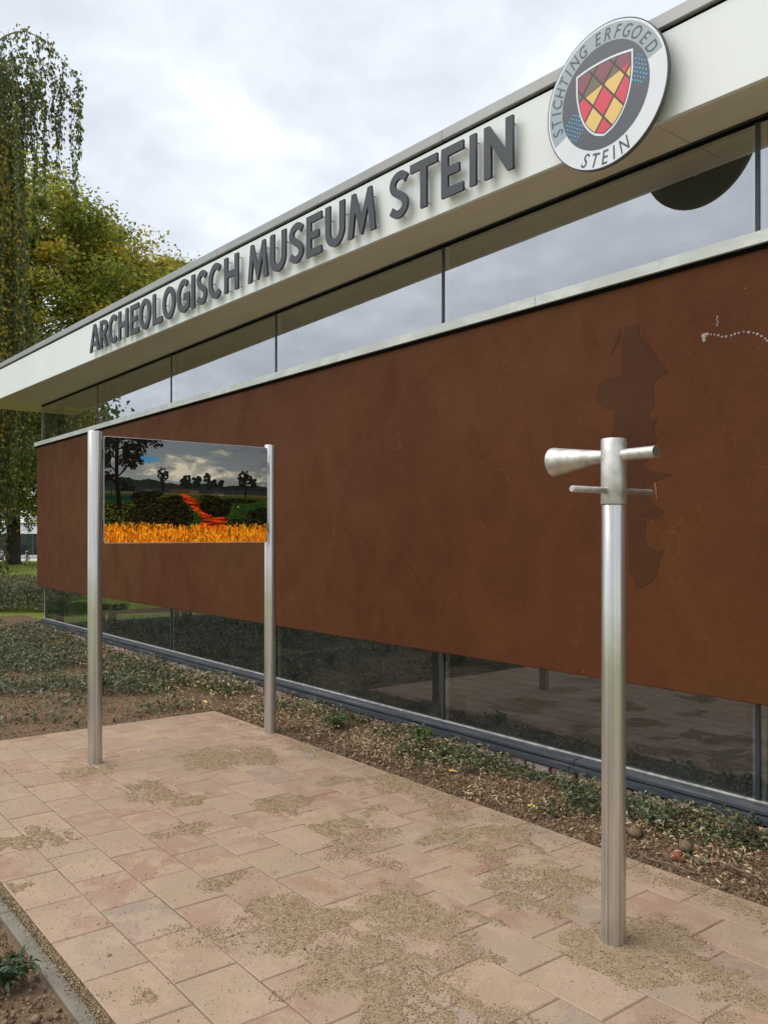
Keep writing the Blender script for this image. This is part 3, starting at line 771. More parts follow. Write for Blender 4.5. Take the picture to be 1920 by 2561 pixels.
def glyph(ch, w):
    H, t = HL, T_
    if ch == 'I': return [[(0, 0), (w, 0), (w, H), (0, H)]]
    if ch == 'L': return [[(0, 0), (w, 0), (w, t), (t, t), (t, H), (0, H)]]
    if ch == 'E': 
        m = H * .5
        return [[(0, 0), (w, 0), (w, t * .95), (t, t * .95), (t, m - t * .42), (w * .82, m - t * .42), (w * .82, m + t * .5), (t, m + t * .5), (t, H - t * .95), (w, H - t * .95), (w, H), (0, H)]]
    if ch == 'T': return [[(w / 2 - t / 2, 0), (w / 2 + t / 2, 0), (w / 2 + t / 2, H - t * .95), (w, H - t * .95), (w, H), (0, H), (0, H - t * .95), (w / 2 - t / 2, H - t * .95)]]
    if ch == 'H':
        m = H * .5
        return [[(0, 0), (t, 0), (t, m - t * .45), (w - t, m - t * .45), (w - t, 0), (w, 0), (w, H), (w - t, H), (w - t, m + t * .5), (t, m + t * .5), (t, H), (0, H)]]
    if ch == 'N': return [[(0, 0), (t * .95, 0), (t * .95, H * .62), (w - t * .95 + 0.012, 0.0), (w, 0), (w, H), (w - t * .95, H), (w - t * .95, H * .40), (t * .72, H), (0, H)]]
    if ch == 'M':
        e_ = w * .15
        return [[(0, 0), (t * .95, 0), (e_ + t * .62, H * .58), (w / 2 - t * .16, 0), (w / 2 + t * .16, 0), (w - e_ - t * .62, H * .58), (w - t * .95, 0), (w, 0), (w - e_ + t * .05, H), (w - e_ - t * .62, H), (w / 2, H * .38), (e_ + t * .62, H), (e_ - t * .05, H)]]
    if ch == 'A':
        k = t * 1.02; a = w / 2
        s_ = lambda y: y / H * (a - k * .45)
        yb, yt = H * .20, H * .36
        return [[(0, 0), (k, 0), (k + s_(yb) * .93, yb), (w - k - s_(yb) * .93, yb), (w - k, 0), (w, 0), (a + k * .5, H), (a - k * .5, H)],
                [(k + s_(yt) * .93, yt), (w - k - s_(yt) * .93, yt), (a, H * .78)]]
    if ch == 'O': return [arc(w / 2, H / 2, w / 2, H / 2 + .004, 0, 360, 40)[:-1], arc(w / 2, H / 2, w / 2 - t, H / 2 + .004 - t, 0, 360, 40)[:-1]]
    if ch == 'C': 
        rx = w * .56; return [stroke(arc(rx, H / 2, rx - t / 2, H / 2 + .004 - t / 2, 48, 312, 34), t)]
    if ch == 'G':
        rx = w * .54; p = arc(rx, H / 2, rx - t / 2, H / 2 + .004 - t / 2, 50, 322, 34)
        q = p[-1]; xr = w - t / 2
        return [stroke(p[:-2] + [(xr, H * .17), (xr, H * .47), (w * .55, H * .47)], t)]
    if ch == 'U': 
        r_ = w / 2 - t / 2
        return [stroke([(t / 2, H)] + arc(w / 2, r_ * 1.05 + t / 2 - .004, r_, r_ * 1.05, 180, 360, 22) + [(w - t / 2, H)], t)]
    if ch == 'S':
        ru = w * .40; cx = w / 2
        p = spline([(x_ * w, y_ * H) for x_, y_ in ((.90, .80), (.70, .90), (.45, .91), (.22, .84), (.15, .72), (.24, .61), (.48, .51), (.72, .41), (.84, .29), (.77, .16), (.56, .09), (.32, .10), (.08, .20))], 4)
        return [stroke(p, t * .92)]
    if ch == 'R':
        rb = H * .27; cy = H - rb
        outer = [(0, 0), (t, 0), (t, H * .42), (t + .012, H * .42), (w - t * 1.12, 0), (w, 0), (w * .60, H * .455)] + arc(w * .46, cy, w * .48, rb, -62, 90, 14) + [(0, H)]
        inner = [(t, H * .56)] + arc(w * .46, cy + .002, w * .48 - t, rb - t * .82, -90, 90, 12) + [(t, H - t * .8)]
        return [outer, inner]
LET = [('A', -10.06, -9.753), ('R', -9.74, -9.502), ('C', -9.484, -9.228), ('H', -9.205, -8.937), ('E', -8.884, -8.656), ('O', -8.641, -8.364), ('L', -8.315, -8.089), ('O', -8.083, -7.798), ('G', -7.761, -7.492), ('I', -7.454, -7.385), ('S', -7.345, -7.145), ('C', -7.112, -6.867), ('H', -6.82, -6.567), ('M', -6.407, -6.08), ('U', -6.049, -5.808), ('S', -5.762, -5.558), ('E', -5.519, -5.311), ('U', -5.267, -5.021), ('M', -4.985, -4.658), ('S', -4.508, -4.309), ('T', -4.295, -4.023), ('E', -3.991, -3.785), ('I', -3.736, -3.674), ('N', -3.613, -3.372)]
for ch, a, b_ in LET:
    w = b_ - a - 0.008
    o = flat_poly('letter', glyph(ch, w), M_LETTER, sign, 0, 0.018)
    o.rotation_euler = (R(90), 0, 0); o.location = (a - (SE + 5), 0.0, 0.0)
    m = MB()
    H_ = HL
    pins = {'I': [(w / 2, .04), (w / 2, H_ - .04)], 'T': [(w / 2, .04), (.04, H_ - .03), (w - .04, H_ - .03)], 'L': [(.03, .03), (w - .03, .03), (.03, H_ - .04)],
            'O': [(.03, H_ * .5), (w - .03, H_ * .5)], 'C': [(.03, H_ * .5), (w * .58, .032), (w * .58, H_ - .032)], 'G': [(.03, H_ * .5), (w * .56, .032), (w * .56, H_ - .032), (w - .03, H_ * .32)],
            'U': [(.03, H_ * .7), (w - .03, H_ * .7), (w / 2, .032)], 'S': [(w * .5, H_ * .905), (w * .48, H_ * .51), (w * .45, H_ * .09)],
            'A': [(.032, .03), (w - .032, .03), (w / 2, H_ * .86)], 'M': [(.032, .03), (w - .032, .03), (w * .22, H_ - .06), (w * .78, H_ - .06)],
            'R': [(.03, .03), (.03, H_ - .03), (w * .74, H_ * .73), (w - .045, .02)]}.get(ch, [(.03, .03), (w - .03, .03), (.03, H_ - .03), (w - .03, H_ - .03)])
    for (px, pz) in pins:
        so = MB().tube([(px, 0.0095, pz), (px, 0.049, pz)], 0.005, 6).build('standoff', M_STANDOFF, o); so.rotation_euler = (R(-90), 0, 0)

# ================================================================== ROUND EMBLEM
ER = 0.3796
ep = fpt(-2.718, 0.07)
emb = tag(empty('round_emblem', (ep[0], ep[1], 1.5 + 2.326), dl), 'round shield emblem lettered STICHTING ERFGOED STEIN fixed on the white fascia', 'sign')
def ering(name, r0, r1, a0, a1, y, th, m, n=64, parent=None):
    """flat ring sector facing -Y"""
    n = max(6, int(n * abs(a1 - a0) / 360)); full = abs(a1 - a0) >= 359.9
    lo = [arc(0, 0, ER * r1, ER * r1, a0, a1, n)]
    if full:
        loops = [lo[0][:-1]] + ([arc(0, 0, ER * r0, ER * r0, a0, a1, n)[:-1]] if r0 > 0 else [])
    else: loops = [lo[0] + arc(0, 0, ER * r0, ER * r0, a1, a0, n)]
    return eflat(name, loops, y, th, m, parent)
def eflat(name, loops, y, th, m, parent=None):
    o = flat_poly(name, loops, m, parent or emb, 0, th)
    o.rotation_euler = (R(90), 0, 0); o.location = (0, y - th / 2, 0)
    return o
M_EW = simple('emblem_white', (0.72, 0.73, 0.80), 0.35, 0, 0.03)
M_EG = simple('emblem_grey', (0.33, 0.38, 0.43), 0.35, 0, 0.03)
M_EB2 = simple('emblem_back', (0.10, 0.10, 0.085), 0.6)
M_EN = simple('emblem_navy', (0.010, 0.008, 0.035), 0.4)
M_ED = simple('emblem_dark', (0.075, 0.080, 0.105), 0.35, 0, 0.04)
M_ER = simple('emblem_red', (0.66, 0.045, 0.085), 0.35, 0, 0.04)
M_EY = simple('emblem_yellow', (0.76, 0.50, 0.15), 0.35, 0, 0.04)
M_EM = simple('emblem_maroon', (0.22, 0.062, 0.085), 0.35, 0, 0.04)
M_EB = simple('emblem_olive', (0.155, 0.115, 0.075), 0.35, 0, 0.04)
M_EC = simple('emblem_blue', (0.06, 0.42, 0.75), 0.4)
M_EL = simple('emblem_line', (0.045, 0.038, 0.040), 0.4)
M_EX = simple('emblem_text', (0.065, 0.068, 0.095), 0.4)
ering('disc', 0, 0.998, 0, 360, 0.012, 0.0235, M_EB2, 96)
ering('rim', 0.972, 1.0, 0, 360, -0.0118, 0.0235, M_EN, 96) if False else ering('rim', 0.975, 1.0, 0, 360, -0.0124, 0.0006, M_EN, 96)
ering('disc_face', 0, 0.985, 0, 360, -0.0125, 0.001, M_EW, 96)
ering('grey_band', 0.722, 0.955, 17.3, 207, -0.0135, 0.0008, M_EG, 96)
ering('dark_field', 0, 0.722, 0, 360, -0.0145, 0.0008, M_ED, 96)
# shield outline (disc units)
half = spline([(0.472, 0.455), (0.462, 0.10), (0.365, -0.245), (0.19, -0.475), (0.0, -0.565)])
top = spline([(-0.472, 0.448), (-0.24, 0.488), (0, 0.50), (0.24, 0.488), (0.472, 0.452)])
shield = top + half[1:] + [(-a, b_) for a, b_ in half[::-1]][1:-1]
def sc(pts, k, cy=0.0): return [(a * k, (b_ - cy) * k + cy) for a, b_ in pts]
def px(pts): return [(a * ER, b_ * ER) for a, b_ in pts]
eflat('shield_border', [px(shield)], -0.0155, 0.0008, M_EW)
eflat('shield_ground', [px(sc(shield, 0.94, -0.02))], -0.0163, 0.0008, M_EL)
# lozenges: clip a rotated lattice with the shield outline
inner = sc(shield, 0.915, -0.02)
def clip(poly, a, b_, c):          # keep a*x+b*y<=c
    o = []
    for i in range(len(poly)):
        p, q = poly[i], poly[(i + 1) % len(poly)]
        dp, dq = a * p[0] + b_ * p[1] - c, a * q[0] + b_ * q[1] - c
        if dp <= 0: o.append(p)
        if dp * dq < 0:
            t = dp / (dp - dq); o.append((p[0] + (q[0] - p[0]) * t, p[1] + (q[1] - p[1]) * t))
    return o
# lines: family A falls to the right, B rises to the right; nodes from the emblem: (-.180,-.085) (-.002,.141) (.171,-.069) (-.010,-.293)
da = np.array([0.175, -0.2125]); db = np.array([0.177, 0.225])
na = np.array([-da[1], da[0]]); na /= np.linalg.norm(na); nb_ = np.array([-db[1], db[0]]); nb_ /= np.linalg.norm(nb_)
n0 = np.array([-0.002, 0.141])
pa_ = abs(na @ db); pb_ = abs(nb_ @ da)
lw = 0.014
def shade_y(x): return 0.165 + 0.25 * x if x < 0.05 else 0.178 + 0.25 * x - 0.9 * max(0, x - 0.2) ** 2
for i in range(-4, 5):
    for j in range(-4, 5):
        ca = na @ n0 + i * pa_; cb = nb_ @ n0 + j * pb_
        poly = clip(inner, na[0], na[1], ca + pa_ - lw); poly = clip(poly, -na[0], -na[1], -(ca + lw)) if poly else poly
        poly = clip(poly, nb_[0], nb_[1], cb + pb_ - lw) if poly else poly; poly = clip(poly, -nb_[0], -nb_[1], -(cb + lw)) if poly else poly
        if not poly or len(poly) < 3: continue
        A = 0.5 * abs(sum(poly[k][0] * poly[(k + 1) % len(poly)][1] - poly[(k + 1) % len(poly)][0] * poly[k][1] for k in range(len(poly))))
        if A < 0.0006: continue
        red = (i + j) % 2 == 0
        # upper part printed darker, split along a rising line
        for side, mm in ((1, M_ER if red else M_EY), (-1, M_EM if red else M_EB)):
            q = clip(poly, -0.27 * side, 1.0 * side, 0.165 * side)
            if len(q) >= 3: eflat('lozenge', [px(q)], -0.0171, 0.0008, mm)
# dot clusters
dots = MB()
def dot(x, y, r=0.0052):
    n = len(dots.v); k = 8
    dots.v += [(x * ER + r * math.cos(t), -0.0164, y * ER + r * math.sin(t)) for t in np.linspace(0, 2 * math.pi, k + 1)[:-1]] + [(x * ER + r * math.cos(t), -0.0155, y * ER + r * math.sin(t)) for t in np.linspace(0, 2 * math.pi, k + 1)[:-1]]
    dots.f.append(tuple(range(n, n + k)))
    for i in range(k): dots.f.append((n + i, n + k + i, n + k + (i + 1) % k, n + (i + 1) % k))
for (ox, oy, sgn) in ((0.58, 0.14, 1), (-0.50, -0.27, -1)):
    for i in range(-4, 5):
        for j in range(-4, 5):
            x = ox + (i * 0.042 + j * 0.050) * 0.92; y = oy + (i * 0.040 - j * 0.030) * 0.92
            if abs(i) > 3 or abs(j) > 3: continue
            if math.hypot(x, y) > 0.705 or math.hypot(x, y) < 0.40: continue
            # outside the shield
            sxm = np.interp(y, [-0.565, -0.475, -0.245, 0.10, 0.455], [0, 0.19, 0.365, 0.462, 0.472])
            if abs(x) < sxm + 0.02: continue
            dot(x, y)
do = dots.build('blue_dots', M_EC, emb); do['kind'] = 'stuff'
# ring lettering
def echar(ch, x, y, ang, size, shear=0.18):
    cu = bpy.data.curves.new('t', 'FONT'); cu.body = ch; cu.size = size; cu.shear = shear; cu.align_x = 'CENTER'; cu.extrude = 0.0005
    cu.offset = 0.0004
    t = bpy.data.objects.new('t', cu); COL.objects.link(t)
    dg = bpy.context.evaluated_depsgraph_get(); me = bpy.data.meshes.new_from_object(t.evaluated_get(dg)); bpy.data.objects.remove(t)
    me.materials.clear(); n = len(me.vertices)
    co = np.zeros(n * 3); me.vertices.foreach_get('co', co); co = co.reshape(-1, 3)
    co[:, 1] -= size * 0.36; co[:, 0] *= 0.78
    c_, s_ = math.cos(ang), math.sin(ang)
    co[:, 0] *= 1.0
    X = co[:, 0] * c_ - co[:, 1] * s_ + x * ER; Z = co[:, 0] * s_ + co[:, 1] * c_ + y * ER
    me.vertices.foreach_set('co', np.stack([X, -co[:, 2] * 1.0 - 0.0147, Z], 1).ravel()); me.update()
    o = obj_from('letter', me, M_EX, emb); return o
TXT = [('S', -0.807, -0.252), ('T', -0.831, -0.10), ('I', -0.839, 0.045), ('C', -0.822, 0.175), ('H', -0.775, 0.330), ('T', -0.705, 0.465), ('I', -0.625, 0.565), ('N', -0.515, 0.665), ('G', -0.37, 0.758),
       ('E', -0.115, 0.832), ('R', 0.052, 0.840), ('F', 0.215, 0.813), ('G', 0.370, 0.757), ('O', 0.522, 0.663), ('E', 0.655, 0.533), ('D', 0.760, 0.372)]
for ch, x, y in TXT:
    L_ = math.hypot(x, y); x, y = x / L_ * 0.838, y / L_ * 0.838
    echar(ch, x, y, math.atan2(y, x) - math.pi / 2, 0.094)
for ch, x, y in [('S', -0.325, -0.793), ('T', -0.165, -0.842), ('E', 0.0, -0.855), ('I', 0.150, -0.842), ('N', 0.315, -0.795)]:
    echar(ch, x, y, math.atan2(y, x) + math.pi / 2, 0.105)
for (a, c_) in ((-0.25, 0.0), (0.25, 0.0), (0, -0.2), (0, 0.18)): MB().tube([(a, 0.0245, c_), (a, 0.069, c_)], 0.008, 8).build('fixing', M_STANDOFF, emb)

# ================================================================== PICTURE PANEL ON TWO POSTS
def post_geo(r, h, seg=48):
    m = MB(); n = seg
    zs = [-0.06, 0.3, 1.0, h - 0.004, h]; rs = [r, r, r, r, r - 0.003]
    m.tube([(0, 0, z) for z in zs], rs, seg)
    return m
PH = 2.182
stand = tag(empty('picture_stand', (-5.585, 1.946, 0)), 'steel two post stand holding a printed landscape panel on the paving', 'display stand')
p1 = auto_smooth(post_geo(0.0462, PH).build('post', M_STEEL, stand))
p2 = auto_smooth(post_geo(0.0448, PH).build('post', M_STEEL, stand)); p2.location = (-0.045, 1.349, 0)
PYA, PYB, PZA, PZB = 1.995 - 1.946, 3.232 - 1.946, 1.444, 2.155
# rounded rectangle panel, front face towards +X
def rrect(w, h, r, n=5):
    o = []
    for cx, cy, a in ((w - r, r, -90), (w - r, h - r, 0), (r, h - r, 90), (r, r, 180)): o += arc(cx, cy, r, r, a, a + 90, n)
    return o
PW, PHh = PYB - PYA, PZB - PZA
def panel_part(name, th, x, m, inset=0.0):
    pts = rrect(PW - 2 * inset, PHh - 2 * inset, 0.018); k = len(pts)
    V = [(x, PYA + inset + a, PZA + inset + b_) for a, b_ in pts] + [(x - th, PYA + inset + a, PZA + inset + b_) for a, b_ in pts]
    F = [tuple(range(k)), tuple(range(k, 2 * k))[::-1]] + [(i, k + i, k + (i + 1) % k, (i + 1) % k) for i in range(k)]
    return mesh(name, V, F, m, stand)
M_PEDGE = simple('panel_edge', (0.55, 0.56, 0.55), 0.4)
# ---- the printed landscape, computed as a bitmap
IW, IH = 700, 400
yy, xx = np.mgrid[0:IH, 0:IW]; U = xx / IW; Vv = 1 - yy / IH          # Vv: 0 bottom .. 1 top
Vv = Vv.astype(float)
img = np.zeros((IH, IW, 3))
def lay(mask, colr):
    m_ = np.clip(mask, 0, 1)[..., None]; c_ = np.asarray(colr, dtype=float)
    img[:] = img * (1 - m_) + c_ * m_
def sg(c): return np.array([(v / 255.0) for v in c])
skyc = sg((118, 128, 138)) + (sg((146, 150, 152)) - sg((118, 128, 138))) * np.clip((0.95 - Vv) * 2, 0, 1)[..., None]
img[:] = skyc
cl = fbm(U * 7, Vv * 11, 6, 101, 0.55)
lay(np.clip((cl - 0.50) * 5, 0, 1) * 0.5, sg((92, 98, 106)))
blob = np.exp(-(((U - 0.52) / 0.26) ** 2 + ((Vv - 0.78) / 0.13) ** 2)) + 0.8 * np.exp(-(((U - 0.33) / 0.12) ** 2 + ((Vv - 0.70) / 0.08) ** 2)) + 0.7 * np.exp(-(((U - 0.72) / 0.16) ** 2 + ((Vv - 0.70) / 0.05) ** 2)) + 0.9 * np.exp(-(((U - 0.97) / 0.08) ** 2 + ((Vv - 0.675) / 0.035) ** 2))
cm = np.clip((blob + (cl - 0.5) * 2.2 - 0.33) * 2.6, 0, 1)
lay(cm, sg((168, 168, 164)))
cl2 = fbm(U * 16, Vv * 26, 5, 131, 0.55)
lay(cm * np.clip((cl2 - 0.5) * 5, 0, 1), sg((212, 204, 190)))
lay(cm * np.clip((0.46 - cl2) * 5, 0, 1) * .8, sg((118, 122, 126)))
lay(np.clip(1.3 - (((U - 0.25) / 0.075) ** 2 + ((Vv - 0.80) / 0.035) ** 2) + (cl2 - .5) * 3.4, 0, 1), sg((72, 138, 190)))
# far wood
hz = 0.575 + 0.045 * (fbm(U * 22, U * 0 + 3, 3, 7) - .3) + 0.03 * np.clip(1 - np.abs(U - 0.1) / .25, 0, 1) + 0.035 * np.clip(fbm(U * 13, U * 0, 2, 44) - 0.55, 0, 1) * 3
lay((Vv < hz).astype(float), sg((38, 48, 46)))
lay(((Vv < hz) & (fbm(U * 60, Vv * 14, 3, 12) > 0.56)).astype(float) * .6, sg((24, 30, 30)))
lay(((Vv < 0.535)).astype(float) * .7, sg((50, 56, 60)))
# fields
lay((Vv < 0.492).astype(float), sg((88, 84, 58)))
lay((Vv < 0.475).astype(float), sg((62, 70, 36)))
g1 = fbm(U * 60, Vv * 60, 3, 9)
lay((Vv < 0.44).astype(float), (sg((44, 66, 28))[None, None] * (0.6 + 0.8 * g1[..., None])))
lay(((Vv < 0.455) & (Vv > 0.40) & (U < 0.17)).astype(float), sg((22, 62, 44)))
lay(((Vv < 0.38) & (Vv > 0.33) & (U > 0.84)).astype(float) * .7, sg((26, 80, 44)))
# huts
def tri(x0, x1, y0, y1, c, roof=True):
    m_ = (U > x0) & (U < x1) & (Vv > y0) & (Vv < y1 - (np.abs(U - (x0 + x1) / 2) / (x1 - x0) * 2 > .8) * .006)
    lay(m_.astype(float), sg(c))
tri(0.37, 0.50, 0.485, 0.528, (78, 62, 46)); tri(0.49, 0.55, 0.49, 0.524, (92, 78, 62)); tri(0.63, 0.71, 0.475, 0.508, (86, 76, 58)); tri(0.67, 0.71, 0.475, 0.49, (126, 116, 98)); tri(0.22, 0.27, 0.49, 0.52, (74, 70, 62))
# path
pc = np.interp(Vv, [0.15, 0.24, 0.30, 0.36, 0.42, 0.48], [0.63, 0.655, 0.60, 0.545, 0.495, 0.455]); pw = np.interp(Vv, [0.15, 0.24, 0.30, 0.36, 0.42, 0.48], [0.10, 0.075, 0.055, 0.055, 0.042, 0.018])
wv_ = (fbm(U * 50, Vv * 90, 3, 66) - .5) * .05
pm = ((np.abs(U - pc + wv_) < pw) & (Vv < 0.482)).astype(float)
pcol = sg((205, 72, 28)) * np.clip(0.85 + 2.4 * (fbm(U * 22, Vv * 120, 4, 77, .7) - .5), .35, 1.3)[..., None]
lay(pm, np.clip(pcol, 0, 1))
# shrubs
def shrub(cx, cy, rx, ry, c=(26, 28, 16), seed=1):
    q = ((U - cx) / rx) ** 2 + ((Vv - cy) / ry) ** 2 + (fbm(U * 26, Vv * 26, 4, seed) - .5) * 1.3
    g_ = fbm(U * 95, Vv * 110, 4, seed + 4, .8)
    lay((q < 1).astype(float), sg(c)[None, None] * np.clip(1.1 + 6.5 * (g_[..., None] - .5), .15, 3.0))
shrub(0.12, 0.24, 0.24, 0.13, (40, 44, 20), 2); shrub(0.33, 0.27, 0.19, 0.17, (27, 27, 16), 5); shrub(0.40, 0.36, 0.07, 0.10, (24, 26, 15), 8); shrub(0.20, 0.43, 0.06, 0.07, (24, 24, 14), 11)
shrub(0.28, 0.475, 0.07, 0.025, (22, 26, 16), 12); shrub(0.66, 0.37, 0.10, 0.10, (20, 22, 12), 14); shrub(0.60, 0.44, 0.05, 0.04, (22, 26, 14), 17); shrub(0.81, 0.43, 0.12, 0.025, (22, 28, 16), 20)
shrub(0.97, 0.27, 0.11, 0.10, (22, 26, 14), 23); shrub(0.84, 0.19, 0.12, 0.07, (30, 34, 18), 25)
# foreground grass
ge = 0.155 + 0.05 * fbm(U * 90, U * 0 + 2, 3, 31) + 0.02 * np.sin(U * 9) + 0.03 * np.exp(-((U - .55) / .08) ** 2)
go = fbm(U * 170, Vv * 40, 3, 88)
gm = (Vv < ge).astype(float) * np.clip((ge - Vv) * 14 + 0.45 + (go - .5) * 4, 0, 1)
st_ = fbm(U * 230 + Vv * 12, Vv * 34, 3, 99, .7); st2_ = fbm(U * 210 - Vv * 16, Vv * 40, 3, 199, .7)
lay(gm, np.clip(sg((240, 140, 28)) * np.clip(0.88 + 1.7 * (st_ - .5), .35, 1.3)[..., None], 0, 1)); lay(gm * np.clip((st2_ - .58) * 8, 0, 1), sg((255, 190, 70)))
lay(((Vv < 0.09) & (U < .5) & (fbm(U * 140, Vv * 60, 3, 5) > .58)).astype(float) * .55, sg((160, 70, 20)))
# trees drawn as strokes
def blotch(cx, cy, r, c, a=1.0):
    x0, x1 = int((cx - r) * IW), int((cx + r) * IW) + 1; y0, y1 = int((1 - cy) * IH - r * IW), int((1 - cy) * IH + r * IW) + 1
    x0, y0, x1, y1 = max(x0, 0), max(y0, 0), min(x1, IW), min(y1, IH)
    if x1 <= x0 or y1 <= y0: return
    sub = img[y0:y1, x0:x1]; X_ = U[y0:y1, x0:x1] - cx; Y_ = (Vv[y0:y1, x0:x1] - cy) * IH / IW
    m_ = (np.hypot(X_, Y_) < r)[..., None] * a; sub[:] = sub * (1 - m_) + sg(c) * m_
def limb(x0, y0, x1, y1, w0, w1, c=(20, 19, 17)):
    n = 40
    for i in range(n + 1):
        t = i / n; blotch(x0 + (x1 - x0) * t, y0 + (y1 - y0) * t, w0 + (w1 - w0) * t, c)
pr_ = random.Random(5)
def twig(x, y, a, L, w, d):
    x1, y1 = x + math.cos(a) * L, y + math.sin(a) * L * IW / IH
    limb(x, y, x1, y1, w, w * .6)
    if d <= 1:
        for _ in range(9): blotch(x1 + pr_.uniform(-.016, .016), y1 + pr_.uniform(-.018, .018), pr_.uniform(.002, .0055), (22, 23, 20))
    if d == 0: return
    for k in range(3): twig(x1 if k else (x + x1) / 2, y1 if k else (y + y1) / 2, a + pr_.uniform(-.8, .8), L * pr_.uniform(.55, .8), w * .62, d - 1)
limb(0.085, 0.34, 0.068, 0.62, 0.0135, 0.011); limb(0.068, 0.62, 0.072, 1.0, 0.011, 0.009)
for (y_, a_, L_) in ((0.62, 0.75, .06), (0.66, 2.3, .05), (0.72, 0.9, .06), (0.78, 2.2, .06), (0.80, 0.6, .075), (0.86, 2.5, .05), (0.88, 0.4, .085), (0.93, 0.7, .08), (0.93, 2.6, .05), (0.97, 0.3, .10), (0.55, 2.4, .035), (0.47, 0.5, .04)):
    twig(0.07, y_, a_, L_, 0.0045, 3 if y_ > .6 else 2)
for cx, cy, r in ((0.33, 0.665, 0.034), (0.845, 0.655, 0.047)):
    for k in range(70):
        a_ = pr_.uniform(0, 6.28); q_ = r * math.sqrt(pr_.random()); blotch(cx + q_ * math.cos(a_), cy + q_ * math.sin(a_) * 1.1 * IW / IH, r * .15, (24, 27, 26))
    limb(cx, cy, cx + .004, 0.47 if cx > .5 else 0.5, .004, .005, (24, 24, 22))
for cx, top_ in ((0.455, .63), (0.475, .66), (0.53, .64), (0.545, .655), (0.60, .69), (0.64, .63), (0.69, .63), (0.90, .66)):
    for k in range(20): blotch(cx + pr_.uniform(-.016, .016), pr_.uniform(0.57, top_), .009, (30, 36, 36))
for x_ in (0.04, 0.165): limb(x_, 0.43, x_, 0.53, .0028, .0028, (24, 22, 20))
limb(0.0, 0.43, 0.17, 0.43, .0022, .0022, (26, 24, 20))
blotch(0.80, 0.37, .004, (230, 225, 200))
pic = bpy.data.images.new('landscape_print', IW, IH)
buf = np.ones((IH, IW, 4), dtype=np.float32); buf[..., :3] = np.clip(img[::-1], 0, 1)
pic.pixels.foreach_set(buf.ravel()); pic.update(); pic.pack()
b = NB('printed_landscape'); im = b.n('ShaderNodeTexImage'); im.image = pic; im.extension = 'EXTEND'; im.interpolation = 'Cubic'
uvn = b.n('ShaderNodeUVMap'); uvn.uv_map = 'UVMap'; b.l(uvn.outputs[0], im.inputs[0])
cc_ = b.mix(1.0, im.outputs[0], (1.75, 1.72, 1.62), 'MULTIPLY')
gm_ = b.n('ShaderNodeGamma'); b.l(cc_, gm_.inputs[0]); gm_.inputs[1].default_value = 1.12
M_PRINT = b.bsdf(gm_.outputs[0], 0.14, 0, None, 0.35)
pn = panel_part('panel', 0.012, 0.025, M_PEDGE)
fr_ = panel_part('landscape_print', 0.0012, 0.0262, M_PRINT, 0.0045)
uvl = fr_.data.uv_layers.new(name='UVMap')
for lp_ in fr_.data.loops:
    v_ = fr_.data.vertices[lp_.vertex_index].co
    uvl.data[lp_.index].uv = ((v_.y - PYA) / PW, (v_.z - PZA) / PHh)
fr_['label'] = 'print of a heath landscape with a tall tree, cloudy sky, red path and orange grass'
for yy_ in (PYA + 0.02, PYB - 0.01):
    for z_ in (PZA + 0.12, PZB - 0.12): MB().box(-0.02, 0.0128, yy_ - 0.02, yy_ + 0.012, z_ - 0.03, z_ + 0.03).build('bracket', M_BLACK, stand)

# ================================================================== VIEWING POST
vw = tag(empty('viewing_post', (-1.957, 2.60, 0)), 'brushed steel post with conical viewing tube and cross handles by the brown wall', 'viewer')
auto_smooth(post_geo(0.0440, 1.612).build('post', M_STEEL, vw))
hd = MB(); hd.tube([(0, 0, 1.613), (0, 0, 1.616), (0, 0, 1.851), (0, 0, 1.855), (0, 0, 1.8551)], [0.0455, 0.0465, 0.0465, 0.0435, 0.001], 48)
auto_smooth(hd.build('head', M_STEEL_MATT, vw))
ZT = 1.792
cn = MB(); cn.tube([(-0.03, 0, ZT), (-0.07, 0, ZT - .0), (-0.26, 0, ZT - 0.004), (-0.283, 0, ZT - 0.005), (-0.283, 0, ZT - 0.005), (-0.26, 0, ZT - .004), (-0.04, 0, ZT)], [0.0235, 0.0255, 0.0535, 0.0575, 0.0560, 0.0520, 0.022], 48, caps=False)
auto_smooth(cn.build('viewing_cone', M_STEEL_MATT, vw), 60)
ey = MB(); ey.tube([(0.03, 0, ZT), (0.180, 0, ZT + 0.002), (0.180, 0, ZT + 0.002), (0.03, 0, ZT)], [0.0218, 0.0218, 0.0198, 0.0198], 40, caps=False)
auto_smooth(ey.build('eyepiece', M_STEEL_MATT, vw), 60)
wd = MB()
def ring(cx, cy, cz, nx, ny, r, w, mbx):
    pts = []
    for k in range(25):
        t = 2 * math.pi * k / 24
        y_, z_ = r * math.cos(t), r * math.sin(t)
        depth = math.sqrt(max(0.0, 0.0465 ** 2 - y_ * y_))
        pts.append((nx * depth - ny * y_, ny * depth + nx * y_, cz + z_))
    mbx.tube(pts, w, 6, caps=False)
for q_ in ((0, 0, ZT, 1, 0, 0.0222, 0.0016), (0, 0, ZT, -1, 0, 0.0262, 0.0016), (0, 0, 1.663, 0, 1, 0.012, 0.0013), (0, 0, 1.663, 0, -1, 0.012, 0.0013)):
    wd = MB(); ring(*q_, wd); wd.build('weld_ring', M_STEEL_MATT, vw, True)
hb = MB().tube([(0, -0.238, 1.663), (0, -0.235, 1.663), (0, 0.235, 1.663), (0, 0.238, 1.663)], [0.0095, 0.0118, 0.0118, 0.0095], 24)
auto_smooth(hb.build('handle_bar', m_steel('dull_steel_rod', 0.36, 0.02, (12, 12, 12)), vw))

